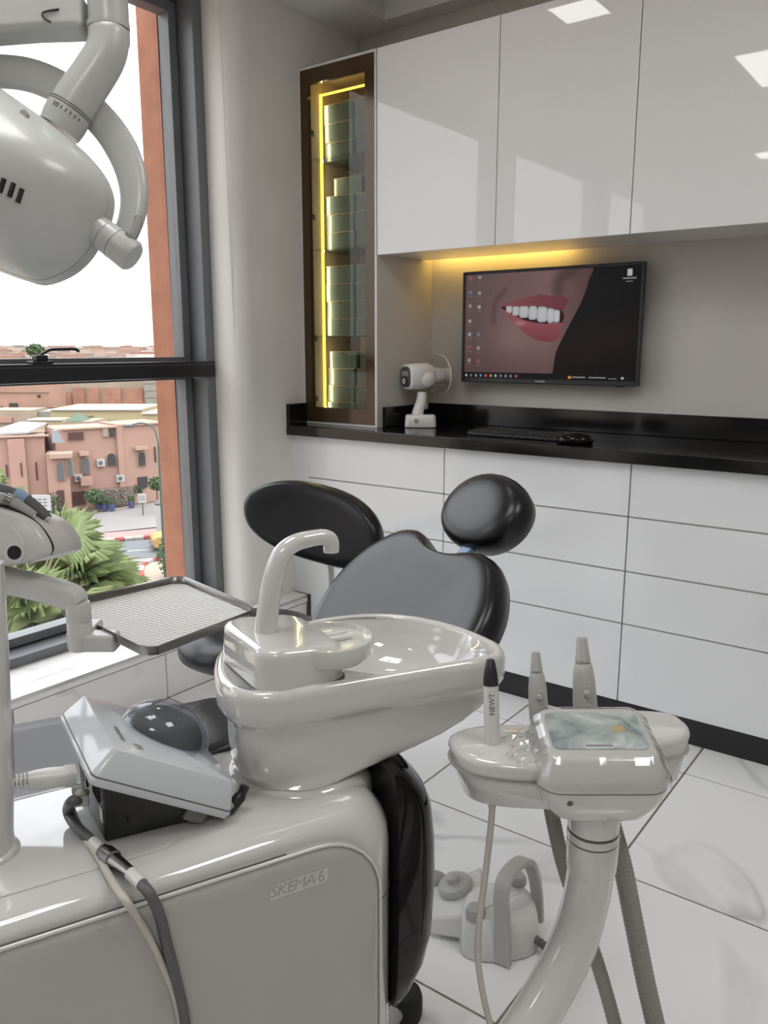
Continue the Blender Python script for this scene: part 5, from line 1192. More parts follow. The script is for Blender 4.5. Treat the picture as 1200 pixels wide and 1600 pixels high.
# head: rounded block pointing right and slightly away, control face to the left
hd = (XR_*0.86 + XB*0.5 + ZZ*0.02).normalized(); hs = ZZ.cross(hd).normalized(); hu = hd.cross(hs)
h0 = xp(634, 589, 0.0)
hr = lambda s, w_, h_, r: [h0 + hd*s + hs*x + hu*y for x, y in rrect(w_, h_, r, 5)]
obj('camera_head', MB().loft([hr(0.0, 0.088, 0.094, 0.03), hr(0.006, 0.098, 0.104, 0.034), hr(0.04, 0.104, 0.11, 0.036), hr(0.085, 0.104, 0.112, 0.038), hr(0.115, 0.094, 0.10, 0.036), hr(0.128, 0.07, 0.075, 0.03)]), 'device_white', xr, ang=70)
obj('side_fairing', MB().ball(h0 + hd*0.08 - hs*0.045 - hu*0.012, 0.035, 0.02, 0.034, hd, hs, hu, 16, 10), 'device_white', xr)
cfc = obj('control_face', MB().loft([hr(-0.0006, 0.078, 0.084, 0.026), hr(-0.004, 0.074, 0.08, 0.025)]), 'grey_dark', xr)
obj('face_dial', MB().lathe([(0.019, -0.004), (0.019, -0.008), (0.0, -0.0085)], h0 - hu*0.017, hd, 24), 'black_plastic', cfc)
obj('dial_ring', MB().lathe([(0.0125, -0.0084), (0.0125, -0.0095), (0.0065, -0.0095), (0.0065, -0.0084)], h0 - hu*0.017, hd, 24), 'white_print', cfc)
obj('face_display', MB().obox(h0 - hd*0.0042 + hu*0.014, hs, hd, hu, 0.024, 0.0006, 0.010), 'grey_plastic', cfc)
obj('cone', MB().lathe([(0.036, 0.11), (0.036, 0.155), (0.033, 0.16), (0.033, 0.205), (0.0, 0.206)], h0, hd, 28), 'device_white', xr, ang=40)
glass('shield', (0.95, 0.95, 0.94), 2.5)
obj('disc_rim', MB().lathe([(0.0862, 0.1655), (0.0875, 0.168), (0.0862, 0.1705), (0.0850, 0.1708), (0.0850, 0.1652)], h0, hd, 48, closed=True), 'device_white', xr)
obj('shield_disc', MB().lathe([(0.037, 0.166), (0.085, 0.166), (0.086, 0.168), (0.085, 0.170), (0.037, 0.170)], h0, hd, 40), 'shield', xr)

# ================================================================== KEYBOARD AND MOUSE
ka, kb = Zp(738, 678, 0.957), Zp(872, 690, 0.957)
kd = Vector((1, 0, 0)); kx0, kx1 = ka.x, kb.x + 0.0; ky = (ka.y + kb.y)/2
kbd = thing('keyboard', ((kx0+kx1)/2, ky, 0.9562), 'black computer keyboard lying on the black worktop', 'keyboard')
kw2 = kx1 - kx0; kdp = 0.125
obj('keyboard_base', B((kx0, ky - 0.02, 0.9564), (kx1, ky - 0.02 + kdp, 0.970)), 'black_plastic', kbd, bevel=0.004)
ks = (kw2 - 0.012)/16; proto_k = None
for r in range(6):
    for k in range(16):
        x = kx0 + 0.006 + ks*(k + 0.5); y = ky - 0.012 + 0.0195*r + (0.004 if r > 4 else 0)
        if r == 0 and 4 <= k <= 8:
            if k == 4: obj('space_bar', B((x - ks*0.45, y - 0.008, 0.970), (x + ks*4.45, y + 0.008, 0.9755)), 'black_plastic', kbd, bevel=0.0015)
            continue
        if proto_k is None: proto_k = obj('key', B((x - ks*0.42, y - 0.008, 0.970), (x + ks*0.42, y + 0.008, 0.9755)), 'black_plastic', kbd, bevel=0.0015); p0 = (x, y)
        else:
            c = proto_k.copy(); COL.objects.link(c); c.parent = kbd; c.location = (x - p0[0], y - p0[1], 0)
mp0 = Zp(893, 694, 0.957); MC = Vector((mp0.x, mp0.y + 0.03, 0.9565))
mo_ = thing('computer_mouse', MC, 'black computer mouse beside the keyboard on the worktop', 'mouse')
md = Vector((0.94, 0.34, 0)); mn = Vector((-0.34, 0.94, 0))
rings = []
for z, s in ((0.0, 0.90), (0.006, 1.0), (0.016, 0.98), (0.026, 0.86), (0.033, 0.62), (0.0365, 0.25)):
    rings.append([MC + md*(0.062*s*math.cos(a)) + mn*(0.034*s*math.copysign(abs(math.sin(a))**0.85, math.sin(a))) + ZZ*z for a in [2*math.pi*k/28 for k in range(28)]])
obj('mouse_shell', MB().loft(rings), 'black_gloss', mo_, ang=75)
obj('scroll_wheel', MB().lathe([(0.008, -0.003), (0.008, 0.003)], MC - md*0.03 + ZZ*0.028, mn, 14), 'grey_dark', mo_)
# ================================================================== OUTSIDE: street seen from the upper floor
GZ = -11.7
EXP = 0.385
def xm(name, col, rough=0.9, var=0.0, vs_=0.3, **kw): return pm(name, tuple(c*EXP for c in col), rough, var=var, vscale=vs_, **kw)
xm('pink_wall', (0.86, 0.53, 0.41), var=0.06)
xm('pink_trim', (0.93, 0.64, 0.50))
xm('cream_wall', (0.95, 0.82, 0.50), var=0.05)
xm('terracotta_wall', (0.78, 0.40, 0.27), var=0.15, vs_=0.8)
xm('ochre_wall', (0.84, 0.50, 0.37), var=0.1)
xm('block_wall', (0.60, 0.57, 0.50), var=0.1, vs_=1.0)
xm('tan_wall', (0.72, 0.58, 0.45), var=0.15)
xm('dark_opening', (0.07, 0.06, 0.06), 0.5)
xm('grille_grey', (0.24, 0.24, 0.24), 0.5)
xm('shutter_red', (0.16, 0.05, 0.045), 0.6)
xm('green_roof', (0.13, 0.25, 0.13), 0.6)
xm('white_sheet', (0.95, 0.95, 0.95), 0.5)
xm('pale_blue', (0.62, 0.70, 0.75), 0.5)
xm('asphalt', (0.30, 0.31, 0.33), var=0.06, vs_=0.4)
xm('asphalt_light', (0.52, 0.49, 0.46), var=0.08, vs_=0.2)
xm('dry_ground', (0.70, 0.56, 0.44), var=0.12, vs_=0.1)
xm('red_paving', (0.72, 0.44, 0.40), var=0.06, vs_=1.0)
xm('kerb_white', (0.9, 0.88, 0.84)); xm('kerb_red', (0.75, 0.14, 0.11))
xm('leaf_green', (0.16, 0.27, 0.10), 0.7, var=0.35, vs_=3.0)
xm('leaf_dark', (0.10, 0.17, 0.08), 0.7, var=0.3, vs_=3.0)
xm('palm_green', (0.66, 0.80, 0.36), 0.5, var=0.3, vs_=1.5, Subsurface_Weight=0.0)
xm('palm_stem', (0.55, 0.50, 0.28), 0.7)
xm('bark', (0.30, 0.22, 0.16)); xm('palm_bark', (0.34, 0.26, 0.17), var=0.3, vs_=6)
xm('taxi_yellow', (0.92, 0.62, 0.20), 0.3); xm('car_glass', (0.06, 0.07, 0.08), 0.1)
xm('post_green', (0.10, 0.20, 0.17), 0.5); xm('pot_blue', (0.16, 0.20, 0.50), 0.5)
xm('stone_pale', (0.62, 0.52, 0.44), var=0.3, vs_=3.0); xm('stone_brown', (0.36, 0.27, 0.22), var=0.3, vs_=3.0)
def G(x, y, dz=0.0): return Zp(x, y, GZ + dz)
HF = Vector((_F.x, _F.y, 0)).normalized()
# ---- ground
struct('ground', MB().add([(-3.5, -300, GZ - 0.05), (-3.5, 900, GZ - 0.05), (-2600, 2600, GZ - 0.05), (-2600, -900, GZ - 0.05)], [(0, 1, 2, 3)]).box((-4.0, -300, GZ - 0.2), (-3.4, 900, GZ - 0.1)), 'dry_ground')
def patch(name, px, dz, mat): 
    return struct(name, MB().loft([[G(x, y, dz - 0.04) for x, y in px], [G(x, y, dz) for x, y in px]]), mat)
patch('parking_ground', [(-120, 860), (100, 838), (260, 822), (420, 812), (420, 785), (262, 780), (215, 790), (165, 800), (130, 805), (60, 812), (-120, 830)], 0.02, 'asphalt_light')
patch('sidewalk', [(-120, 878), (100, 851), (260, 838), (420, 826), (420, 812), (260, 824), (100, 838), (-120, 862)], 0.12, 'red_paving')
patch('road', [(-300, 1150), (-120, 880), (100, 852.5), (260, 839.5), (420, 828), (520, 850), (520, 1150)], 0.0, 'asphalt_light')
patch('carriageway', [(-200, 918), (100, 884), (260, 868), (420, 855), (420, 829), (260, 841), (100, 854), (-160, 884)], 0.02, 'asphalt')
patch('lane_line', [(100, 869.5), (260, 857), (260, 856), (100, 868.3)], 0.03, 'kerb_white')
sw = bpy.data.objects['sidewalk']
for k in range(13):
    x0, x1 = 105 + 15*k, 105 + 15*(k+1) - 1
    yb = lambda x: 852.3 - (x - 100)*0.0815
    a, b = G(x0, yb(x0)), G(x1, yb(x1)); t = (b - a).normalized(); n_ = Vector((-t.y, t.x, 0))
    obj('kerb_stone', MB().obox((a + b)/2 + ZZ*0.11, t, n_, ZZ, (b - a).length/2, 0.2, 0.11), 'kerb_red' if (k % 3 == 2) else 'kerb_white', sw)
is_ = patch('kerb_island', [(222, 893), (226, 884), (240, 878), (300, 876), (300, 930), (220, 905)], 0.15, 'dry_ground')
isl = [(222, 905), (220, 897), (222, 889), (228, 883), (238, 878.5), (250, 876), (265, 875)]
for k in range(len(isl) - 1):
    a, b = G(*isl[k]), G(*isl[k+1]); t = (b - a).normalized(); n_ = Vector((-t.y, t.x, 0))
    obj('kerb_stone', MB().obox((a + b)/2 + ZZ*0.12, t, n_, ZZ, (b - a).length/2*0.97, 0.14, 0.12), 'kerb_red' if k % 2 == 0 else 'kerb_white', is_)

# ---- facade tools
class Fac:
    def __init__(s, a, b):
        s.a, s.b = G(*a), G(*b); s.t = (s.b - s.a).normalized(); s.n = Vector((s.t.y, -s.t.x, 0))
        if s.n.dot(HF) > 0: s.n = -s.n
    def at(s, x, y):
        d = ray(x, y); k = (s.a - CP).dot(s.n)/d.dot(s.n); return CP + d*k
    def block(s, ytop, depth, x=None):
        z = s.at(x, ytop).z if x is not None else max(s.at((0), ytop).z, GZ + 1)
        p = [s.a, s.b, s.b - s.n*depth, s.a - s.n*depth]
        return MB().loft([[Vector((q_.x, q_.y, GZ)) for q_ in p], [Vector((q_.x, q_.y, z)) for q_ in p]])
    def rect(s, x0, y0, x1, y1, out=0.12, back=0.05):
        c = s.at((x0+x1)/2, (y0+y1)/2); w_ = abs((s.at(x1, (y0+y1)/2) - s.at(x0, (y0+y1)/2)).dot(s.t))/2; h_ = abs(s.at((x0+x1)/2, y1).z - s.at((x0+x1)/2, y0).z)/2
        return MB().obox(c + s.n*(out - back)/2, s.t, s.n, ZZ, w_, (out + back)/2, h_), c, w_, h_
    def arch(s, x0, y0, x1, y1, out=0.15):
        m, c, w_, h_ = s.rect(x0, y0, x1, y1)
        P = [(-w_, -h_), (w_, -h_), (w_, h_*0.15)] + [(w_*math.cos(a*math.pi/16)**1.0, h_*0.15 + h_*0.85*math.sin(a*math.pi/16)**0.8) for a in range(1, 8)] + [(0, h_)] + [(-w_*math.cos(a*math.pi/16), h_*0.15 + h_*0.85*math.sin(a*math.pi/16)**0.8) for a in range(7, 0, -1)] + [(-w_, h_*0.15)]
        return MB().prism([c + s.t*x + ZZ*y - s.n*0.05 for x, y in P], s.n*(out + 0.05))
pk_ = thing('riad_building', G(110, 800), 'pink rendered building with pointed arch windows across the street', 'building')
f1, f2, f3, f4 = Fac((-90, 812), (78, 801)), Fac((79, 805), (113, 803)), Fac((96, 799), (193, 789)), Fac((193, 790), (262, 781))
obj('wall', f1.block(682, 5, 60), 'pink_wall', pk_); obj('wall', f3.block(668, 4, 150), 'pink_wall', pk_); obj('wall', f4.block(661, 4, 230), 'pink_wall', pk_)
obj('entrance_bay', f2.block(709, 2.5, 96), 'pink_wall', pk_)
obj('bay_ledge', f2.rect(78, 708, 113, 715, 0.5, 1.5)[0], 'pink_trim', pk_)
obj('parapet', f3.rect(97, 667, 193, 669.5, 0.25, 0.2)[0], 'pink_trim', pk_); obj('parapet', f4.rect(193, 660.5, 262, 663, 0.25, 0.2)[0], 'pink_trim', pk_); obj('parapet', f1.rect(-80, 681.5, 78, 684, 0.25, 0.2)[0], 'pink_trim', pk_)
for x0, x1 in ((17, 43),): obj('buttress', f1.rect(x0, 686, x1, 801, 0.5, 0.1)[0], 'pink_wall', pk_)
obj('buttress', f3.rect(184, 668, 193, 789, 0.35, 0.1)[0], 'pink_wall', pk_)
obj('balcony', f3.rect(122, 744, 141, 756, 1.0, 0.1)[0], 'pink_wall', pk_)
for f, x0, y0, x1, y1, mt in ((f2, 89, 721, 100, 750, 'grille_grey'), (f2, 105, 718, 113.5, 743, 'grille_grey'), (f3, 127, 715, 139, 740, 'grille_grey'), (f3, 167, 708, 180, 727, 'dark_opening'), (f4, 215, 706, 225.5, 727, 'dark_opening')):
    fr_ = obj('window', f.arch(x0 - 1.2, y0 - 1.5, x1 + 1.2, y1 + 1.0, 0.14), 'pink_trim', pk_); obj('pane', f.arch(x0, y0, x1, y1, 0.22), mt, fr_)
for f, x0, y0, x1, y1, mt in ((f3, 106, 675, 130, 687, 'shutter_red'), (f3, 160, 669, 168, 682, 'tan_wall'), (f3, 170, 668.5, 178, 682, 'dark_opening'), (f4, 251, 704, 254, 728, 'dark_opening')):
    fr_ = obj('window', f.rect(x0 - 1.2, y0 - 1.2, x1 + 1.2, y1 + 1.2, 0.1)[0], 'pink_trim', pk_); obj('pane', f.rect(x0, y0, x1, y1, 0.2)[0], mt, fr_)
for f, x0, y0, x1, y1 in ((f1, 33, 722, 35.2, 743), (f1, 56, 722, 58.5, 750), (f1, 9.5, 726, 11.5, 746), (f4, 241, 698, 243, 722)): obj('slit_window', f.rect(x0, y0, x1, y1, 0.56 if 17 < x0 < 43 else 0.1)[0], 'shutter_red', pk_)
obj('doorway', f2.rect(90, 766, 101, 803, 0.1)[0], 'shutter_red', pk_); obj('garage_opening', f3.rect(112, 768, 133, 789, 0.1)[0], 'shutter_red', pk_); obj('doorway', f4.rect(215, 745, 230, 762, 0.1)[0], 'dark_opening', pk_)
obj('window_hood', f3.rect(122, 705, 137, 711, 0.6)[0], 'pink_trim', pk_); obj('window_hood', f4.rect(208, 697, 227, 702, 0.6)[0], 'pink_trim', pk_)
stw = obj('stone_wall', f3.rect(152, 762, 193, 789, 0.55, 0.1)[0], 'stone_brown', pk_)
stw2 = obj('stone_wall', f4.rect(193, 760, 208, 788, 0.25, 0.1)[0], 'stone_brown', pk_)
rs_ = random.Random(11); mm = MB()
for x in range(152, 193, 3):
    for y in range(763, 788, 3):
        c_ = f3.at(x + rs_.uniform(0, 2), y + rs_.uniform(0, 2)) + f3.n*0.58
        mm.ball(c_, rs_.uniform(.05, .09), 0.12, rs_.uniform(.04, .08), f3.t, f3.n, ZZ, 6, 4)
sto = obj('stones', mm, 'stone_pale', pk_); sto['kind'] = 'stuff'
def aircon(f, x, y, lab):
    m, c, w_, h_ = f.rect(x - 6, y - 5.5, x + 6, y + 5.5, 0.4)
    t = thing('air_conditioner', c - ZZ*h_, lab, 'air conditioner', 'air conditioners on the pink building')
    obj('casing', m, 'white_sheet', t); obj('fan_grille', MB().lathe([(h_*0.62, 0.0), (h_*0.62, 0.03), (0, 0.03)], c + f.n*0.405 - f.t*w_*0.15, f.n, 16), 'grille_grey', t)
aircon(f3, 156, 722.5, 'white air conditioner left of the dark arched window'); aircon(f3, 121, 746, 'white air conditioner low between the grey arches'); aircon(f3, 186.5, 746.5, 'white air conditioner above the stone wall')
# ---- blocks set at a distance d
def blk(name, px0, px1, ytop, d, mat, lab, depth=9, rot=0.0, ybase=None):
    a, b = Dp(px0, ytop, d), Dp(px1, ytop, d); z = (a.z + b.z)/2
    t = (b - a); t.z = 0; w_ = t.length; t.normalize(); n_ = Vector((-t.y, t.x, 0)); n_ = n_ if n_.dot(HF) > 0 else -n_
    o = thing(name, Vector(((a.x+b.x)/2, (a.y+b.y)/2, GZ)), lab, 'building')
    p = [a, b, b + n_*depth, a + n_*depth]
    obj('wall', MB().loft([[Vector((q_.x, q_.y, GZ)) for q_ in p], [Vector((q_.x, q_.y, z)) for q_ in p]]), mat, o)
    return o, a, b, t, n_, z
def onf(a, n_, x, y): d = ray(x, y); return CP + d*((a - CP).dot(n_)/d.dot(n_))
def wrect(o, a, t, n_, x0, y0, x1, y1, mat, name, out=0.15, parent=None):
    c = onf(a, n_, (x0+x1)/2, (y0+y1)/2); w_ = (onf(a, n_, x1, (y0+y1)/2) - onf(a, n_, x0, (y0+y1)/2)).length/2; h_ = abs(onf(a, n_, x0, y0).z - onf(a, n_, x0, y1).z)/2
    return obj(name, MB().obox(c, t, n_, ZZ, w_, out, h_), mat, parent or o)
o, a, b, t, n_, z = blk('yellow_house', 79, 222, 639, 96, 'cream_wall', 'pale yellow house with flat roof behind the pink building')
wrect(o, a, t, n_, 168, 657, 186, 664, 'dark_opening', 'window'); wrect(o, a, t, n_, 79, 639, 222, 641, 'white_sheet', 'parapet', 0.3); wrect(o, a, t, n_, 110, 649, 146, 650.5, 'ochre_wall', 'ledge', 0.3)
o, a, b, t, n_, z = blk('yellow_annex', 222, 262, 645, 94, 'cream_wall', 'low pale yellow annex right of the yellow house'); wrect(o, a, t, n_, 222, 645, 262, 647, 'white_sheet', 'parapet', 0.3)
o, a, b, t, n_, z = blk('yellow_terrace', 44, 98, 655, 92, 'cream_wall', 'low pale yellow terrace left of the green pyramid roof', 2.5); wrect(o, a, t, n_, 44, 655, 98, 657, 'white_sheet', 'parapet', 0.3)
o, a, b, t, n_, z = blk('roof_turret', 97, 143, 658.5, 84, 'tan_wall', 'small turret with a green pyramid roof', 4)
w_ = (b - a).length; c_ = (a + b)/2 + n_*2; ap_ = onf(a + n_*2, n_, 113, 644); ap_ = Vector((onf(a, n_, 113, 650).x, onf(a, n_, 113, 650).y, ap_.z)) + n_*1.5
h4 = [onf(a, n_, 101, 657.5), onf(a, n_, 127, 657.5)]; zb4 = z + 0.02
bs = [Vector((h4[0].x, h4[0].y, zb4)), Vector((h4[1].x, h4[1].y, zb4)), Vector((h4[1].x, h4[1].y, zb4)) + n_*3, Vector((h4[0].x, h4[0].y, zb4)) + n_*3]
obj('pyramid_roof', MB().add(bs + [ap_], [(0, 1, 4), (1, 2, 4), (2, 3, 4), (3, 0, 4), (3, 2, 1, 0)]), 'green_roof', o, smooth=False)
o, a, b, t, n_, z = blk('brick_block', 77, 225, 585, 128, 'tan_wall', 'long unplastered brick building with concrete columns', 12)
for x0, x1 in ((80, 112), (115, 133), (137, 156), (161, 190), (194, 224)):
    wrect(o, a, t, n_, x0, 606 if x0 > 100 else 613, x1, 637, 'terracotta_wall', 'brick_panel', 0.25)
o, a, b, t, n_, z = blk('grey_block_house', 225, 275, 588, 126, 'block_wall', 'unfinished grey block building beside the terracotta fin', 12)
for k in range(5): wrect(o, a, t, n_, 225, 598 + 11*k, 275, 599.2 + 11*k, 'tan_wall', 'course_band', 0.1)
o, a, b, t, n_, z = blk('ochre_house', -40, 76, 600, 118, 'ochre_wall', 'orange-brown house with small openings at the left', 6)
for x0, y0, x1, y1 in ((15, 630, 28, 638), (-4, 635, 5, 640), (59, 617, 63, 621)): wrect(o, a, t, n_, x0, y0, x1, y1, 'dark_opening', 'window')
wrect(o, a, t, n_, -40, 612, 77, 613, 'tan_wall', 'string_course', 0.2); wrect(o, a, t, n_, 27, 637, 90, 639, 'dark_opening', 'roof_edge', 0.6)
o, a, b, t, n_, z = blk('low_house', -40, 48, 641, 104, 'tan_wall', 'low tan house with cluttered roof behind the white canopy', 5); wrect(o, a, t, n_, -20, 652, 20, 660, 'ochre_wall', 'awning', 0.4)
o, a, b, t, n_, z = blk('low_house', 50, 80, 643, 106, 'block_wall', 'low grey house beside the yellow terrace', 5)
# white canopy on the pink roof and pale sheet beside it
ca = thing('roof_canopy', f1.at(30, 682) - f1.n*2, 'white sheet canopy on dark posts on the left roof', 'canopy')
q4 = [f1.at(-30, 680) - f1.n*0.5, f1.at(44, 677) - f1.n*0.5, f1.at(71, 668.5) - f1.n*4, f1.at(28, 667) - f1.n*4]
obj('sheet', MB().loft([[p - ZZ*0.08 for p in q4], [p + ZZ*0.08 for p in q4]]), 'white_sheet', ca)
zr = f1.at(60, 682).z
for p in q4: obj('post', MB().tube([Vector((p.x, p.y, zr)), p - ZZ*0.05], 0.1, 6), 'dark_opening', ca)
bs2 = thing('roof_shelter', f1.at(86, 690) - f1.n*3, 'pale blue-white shelter beside the white canopy', 'shelter')
q5 = [f3.at(77, 690), f3.at(95, 689), f3.at(84, 670), f3.at(77, 671)]
obj('panel', MB().prism([p + f3.n*1.0 for p in q5], f3.n*0.2), 'pale_blue', bs2); obj('strut', MB().tube([f3.at(80, 700) + f3.n*0.9, f3.at(80, 680) + f3.n*0.9], 0.08, 6), 'dark_opening', bs2)
# ---- distant town
m, nt, b_ = newmat('town'); g_ = nt.nodes.new('ShaderNodeNewGeometry'); r_ = nt.nodes.new('ShaderNodeValToRGB'); r_.color_ramp.interpolation = 'CONSTANT'
els = [(0, (0.62, 0.38, 0.30)), (0.22, (0.72, 0.52, 0.42)), (0.42, (0.52, 0.40, 0.33)), (0.58, (0.82, 0.68, 0.56)), (0.72, (0.58, 0.32, 0.25)), (0.86, (0.88, 0.82, 0.74)), (0.94, (0.36, 0.36, 0.28))]
r_.color_ramp.elements[0].position = 0; r_.color_ramp.elements[0].color = tuple(min(1, c*EXP*1.3) for c in els[0][1]) + (1,)  # distance haze put into the house colours by lightening them all
r_.color_ramp.elements[1].position = els[1][0]; r_.color_ramp.elements[1].color = tuple(min(1, c*EXP*1.3) for c in els[1][1]) + (1,)
for p, c in els[2:]: k = r_.color_ramp.elements.new(p); k.color = tuple(min(1, x*EXP*1.3) for x in c) + (1,)
nt.links.new(g_.outputs['Random Per Island'], r_.inputs['Fac']); nt.links.new(r_.outputs[0], b_.inputs['Base Color']); S(b_, Roughness=0.9)
rs_ = random.Random(5); tm_ = MB()
for k in range(2600):
    d = 150*(1100/150)**(rs_.random()**0.7); x = rs_.uniform(-500, 700)
    p = Dp(x, 800, d); w_ = rs_.uniform(4, 11); l_ = rs_.uniform(4, 11); h_ = rs_.uniform(4, 9) + d*0.0078*rs_.uniform(0.55, 1.0)
    if d < 260: h_ = min(h_, 7)
    if 185 < d < 245 and (x > 180 or 30 < x < 80): continue
    tm_.box((p.x - w_/2, p.y - l_/2, GZ - 1), (p.x + w_/2, p.y + l_/2, GZ + h_))
tn = obj('distant_town', tm_, 'town', origin=(0, 0, GZ), smooth=False); tag(tn, 'distant town of low reddish houses reaching to the horizon', 'town'); tn['kind'] = 'stuff'
# ---- planting
def crown(mb, c, r, rz, n, s, rs):
    for k in range(n):
        while True:
            v = Vector((rs.uniform(-1, 1), rs.uniform(-1, 1), rs.uniform(-1, 1)))
            if 0.45 < v.length < 1: break
        p = c + Vector((v.x*r, v.y*r, v.z*rz)); d1 = Vector((rs.gauss(0, 1), rs.gauss(0, 1), rs.gauss(0, 1))).normalized(); d2 = d1.cross(Vector((rs.gauss(0, 1), rs.gauss(0, 1), 1))).normalized()
        mb.add([p - d1*s, p + d2*s*0.6, p + d1*s, p - d2*s*0.6], [(0, 1, 2, 3)])
def tree(name, bx_, by_, cy, rpx, lab, mat, n=500, flat=0.75):
    base = G(bx_, by_); d = (base - CP).dot(_F); r = rpx*d/FPX; c = Dp(bx_, cy, d); c.x, c.y = base.x, base.y
    t = thing(name, base, lab, 'tree', 'street trees outside'); rs = random.Random(int(bx_))
    mb = MB(); crown(mb, c, r, r*flat, n, r*0.17, rs); obj('foliage', mb, mat, t, smooth=False)
    obj('trunk', MB().tube([base, c - ZZ*r*0.3], [r*0.1, r*0.07], 8), 'bark', t)
tree('street_tree', 148, 800, 775, 15, 'small round tree in front of the garage opening', 'leaf_green')
tree('street_tree', 212, 786, 763, 14, 'round dark tree left of the small white sign', 'leaf_dark')
tree('street_tree', 247, 800, 754, 14, 'round tree beside the terracotta fin', 'leaf_green')
tree('street_tree', 84, 815, 790, 14, 'narrow dark bush beside the white billboard', 'leaf_dark', 400, 1.6)
tree('street_tree', 262, 905, 868, 16, 'loose shrub at the foot of the green lamp post', 'leaf_green', 400, 1.8)
base = Dp(55, 800, 230); t = thing('far_tree', Vector((base.x, base.y, GZ)), 'large pale green tree among the distant houses', 'tree'); mb = MB(); crown(mb, Dp(55, 548, 230), 2.6, 1.9, 500, 0.4, random.Random(2)); obj('foliage', mb, 'leaf_green', t, smooth=False); obj('trunk', MB().tube([Vector((base.x, base.y, GZ)), Dp(55, 552, 230)], 0.4, 6), 'bark', t)
# long pale hall roof far right
p0, p1 = Dp(203, 561, 210), Dp(262, 556, 210)
hl = thing('market_hall', Vector(((p0.x+p1.x)/2, (p0.y+p1.y)/2, GZ)), 'long pale roofed hall in the distance by the terracotta fin', 'building')
tt = (p1 - p0); tt.z = 0; tt.normalize(); nn_ = Vector((-tt.y, tt.x, 0))
obj('hall_wall', MB().loft([[Vector((q_.x, q_.y, GZ)) for q_ in (p0, p1, p1 + nn_*8, p0 + nn_*8)], [Vector((q_.x, q_.y, p0.z)) for q_ in (p0, p1, p1 + nn_*8, p0 + nn_*8)]]), 'ochre_wall', hl)
obj('hall_roof', MB().loft([[Vector((q_.x, q_.y, p0.z + 0.05)) for q_ in (p0, p1, p1 + nn_*8, p0 + nn_*8)], [Vector((q_.x, q_.y, p0.z + 1.0)) + nn_*2 for q_ in (p0 + tt*2, p1 - tt, p1 - tt + nn_*3, p0 + tt*2 + nn_*3)]]), 'cream_wall', hl)
# ---- fan palms
def palm(name, c, zg, R, n, seed, lab, spread=1.0):
    rs = random.Random(seed); t = thing(name, Vector((c.x, c.y, zg)), lab, 'palm', 'fan palms below the window')
    obj('trunk', MB().tube([Vector((c.x, c.y, zg)), Vector((c.x, c.y, (zg + c.z)/2)), c], [0.28, 0.2, 0.17], 12), 'palm_bark', t)
    for k in range(n):
        az = 2*math.pi*k/n*2.618 + rs.uniform(-.2, .2); el = rs.uniform(-0.55, 1.15)
        d = Vector((math.cos(az)*math.cos(el), math.sin(az)*math.cos(el), math.sin(el))); Lp = R*rs.uniform(0.5, 0.75)
        tip = c + d*Lp - ZZ*Lp*0.08; sd = d.cross(ZZ).normalized(); up = sd.cross(d)
        mb = MB(); fl_ = R*rs.uniform(0.5, 0.68)
        for q_ in range(33):
            a = math.radians(-105 + 210*q_/32); dr = (d*math.cos(a) + sd*math.sin(a)).normalized(); w_ = fl_*0.033; L_ = fl_*(1 - 0.25*abs(a)/1.75)
            s2 = (sd*math.cos(a) - d*math.sin(a)); p1 = tip + dr*L_*0.6 + up*0.02; p2 = tip + dr*L_ - ZZ*L_*rs.uniform(0.15, 0.4)
            mb.add([tip, p1 - s2*w_ - up*0.01, p2, p1 + s2*w_ - up*0.01], [(0, 1, 2), (0, 2, 3)])
        fr = obj('palm_frond', mb, 'palm_green', t, smooth=False)
        obj('stem', MB().tube([c, c + d*Lp*0.5 + ZZ*Lp*0.03, tip], [0.03, 0.022, 0.014], 5), 'palm_stem', fr)
palm('fan_palm', Dp(58, 945, 15.5), GZ, 1.95, 46, 3, 'bright green fan palm just below the window')
palm('fan_palm', Dp(5, 1015, 14.0), GZ, 1.7, 30, 5, 'bright green fan palm lowest in the window corner')
palm('fan_palm', Dp(-30, 800, 34), GZ, 1.9, 20, 8, 'smaller fan palm at the left behind the delivery head')
# ---- street furniture
def board(x0, y0, x1, y1, d, lab, mat='white_sheet'):
    a, b = Dp(x0, y0, d), Dp(x1, y1, d); c = (a + b)/2; w_ = abs((b - a).dot(_R))/2; h_ = abs(b.z - a.z)/2
    t = thing('sign_board', Vector((c.x, c.y, GZ)), lab, 'sign', 'white boards outside')
    obj('panel', MB().obox(c, _R, HF, ZZ, w_, 0.04, h_), mat, t)
    obj('post', MB().tube([Vector((c.x, c.y, GZ)), c + HF*0.08], 0.06, 8), 'grille_grey', t)
    pr_ = MB()
    for r in range(3):
        for k in range(4): pr_.obox(c + _R*w_*(-0.62 + 0.4*k) + ZZ*h_*(0.45 - 0.4*r) - HF*0.045, _R, HF, ZZ, w_*0.14, 0.006, h_*0.07)
    obj('faded_print', pr_, 'grille_grey', t)
board(40, 773, 79, 798, 48, 'white billboard with faded lettering behind the delivery head'); board(216, 771, 228, 786, 64, 'small white sign standing in front of the stone wall')
for x, y, lab in ((155, 797, 'leftmost blue planter by the small round tree'), (165, 798, 'middle blue planter by the small round tree'), (175, 799, 'rightmost blue planter of the trio by the small round tree'), (206, 794, 'blue planter at the foot of the dark tree')):
    p = G(x, y); t = thing('blue_planter', p, lab, 'planter', 'blue planters'); obj('pot', MB().lathe([(0.2, 0.0), (0.28, 0.5), (0.3, 0.55), (0.25, 0.56)], p, ZZ, 14), 'pot_blue', t)
    mb = MB(); crown(mb, p + ZZ*0.8, 0.32, 0.3, 90, 0.1, random.Random(x)); obj('plant', mb, 'leaf_green', t, smooth=False)
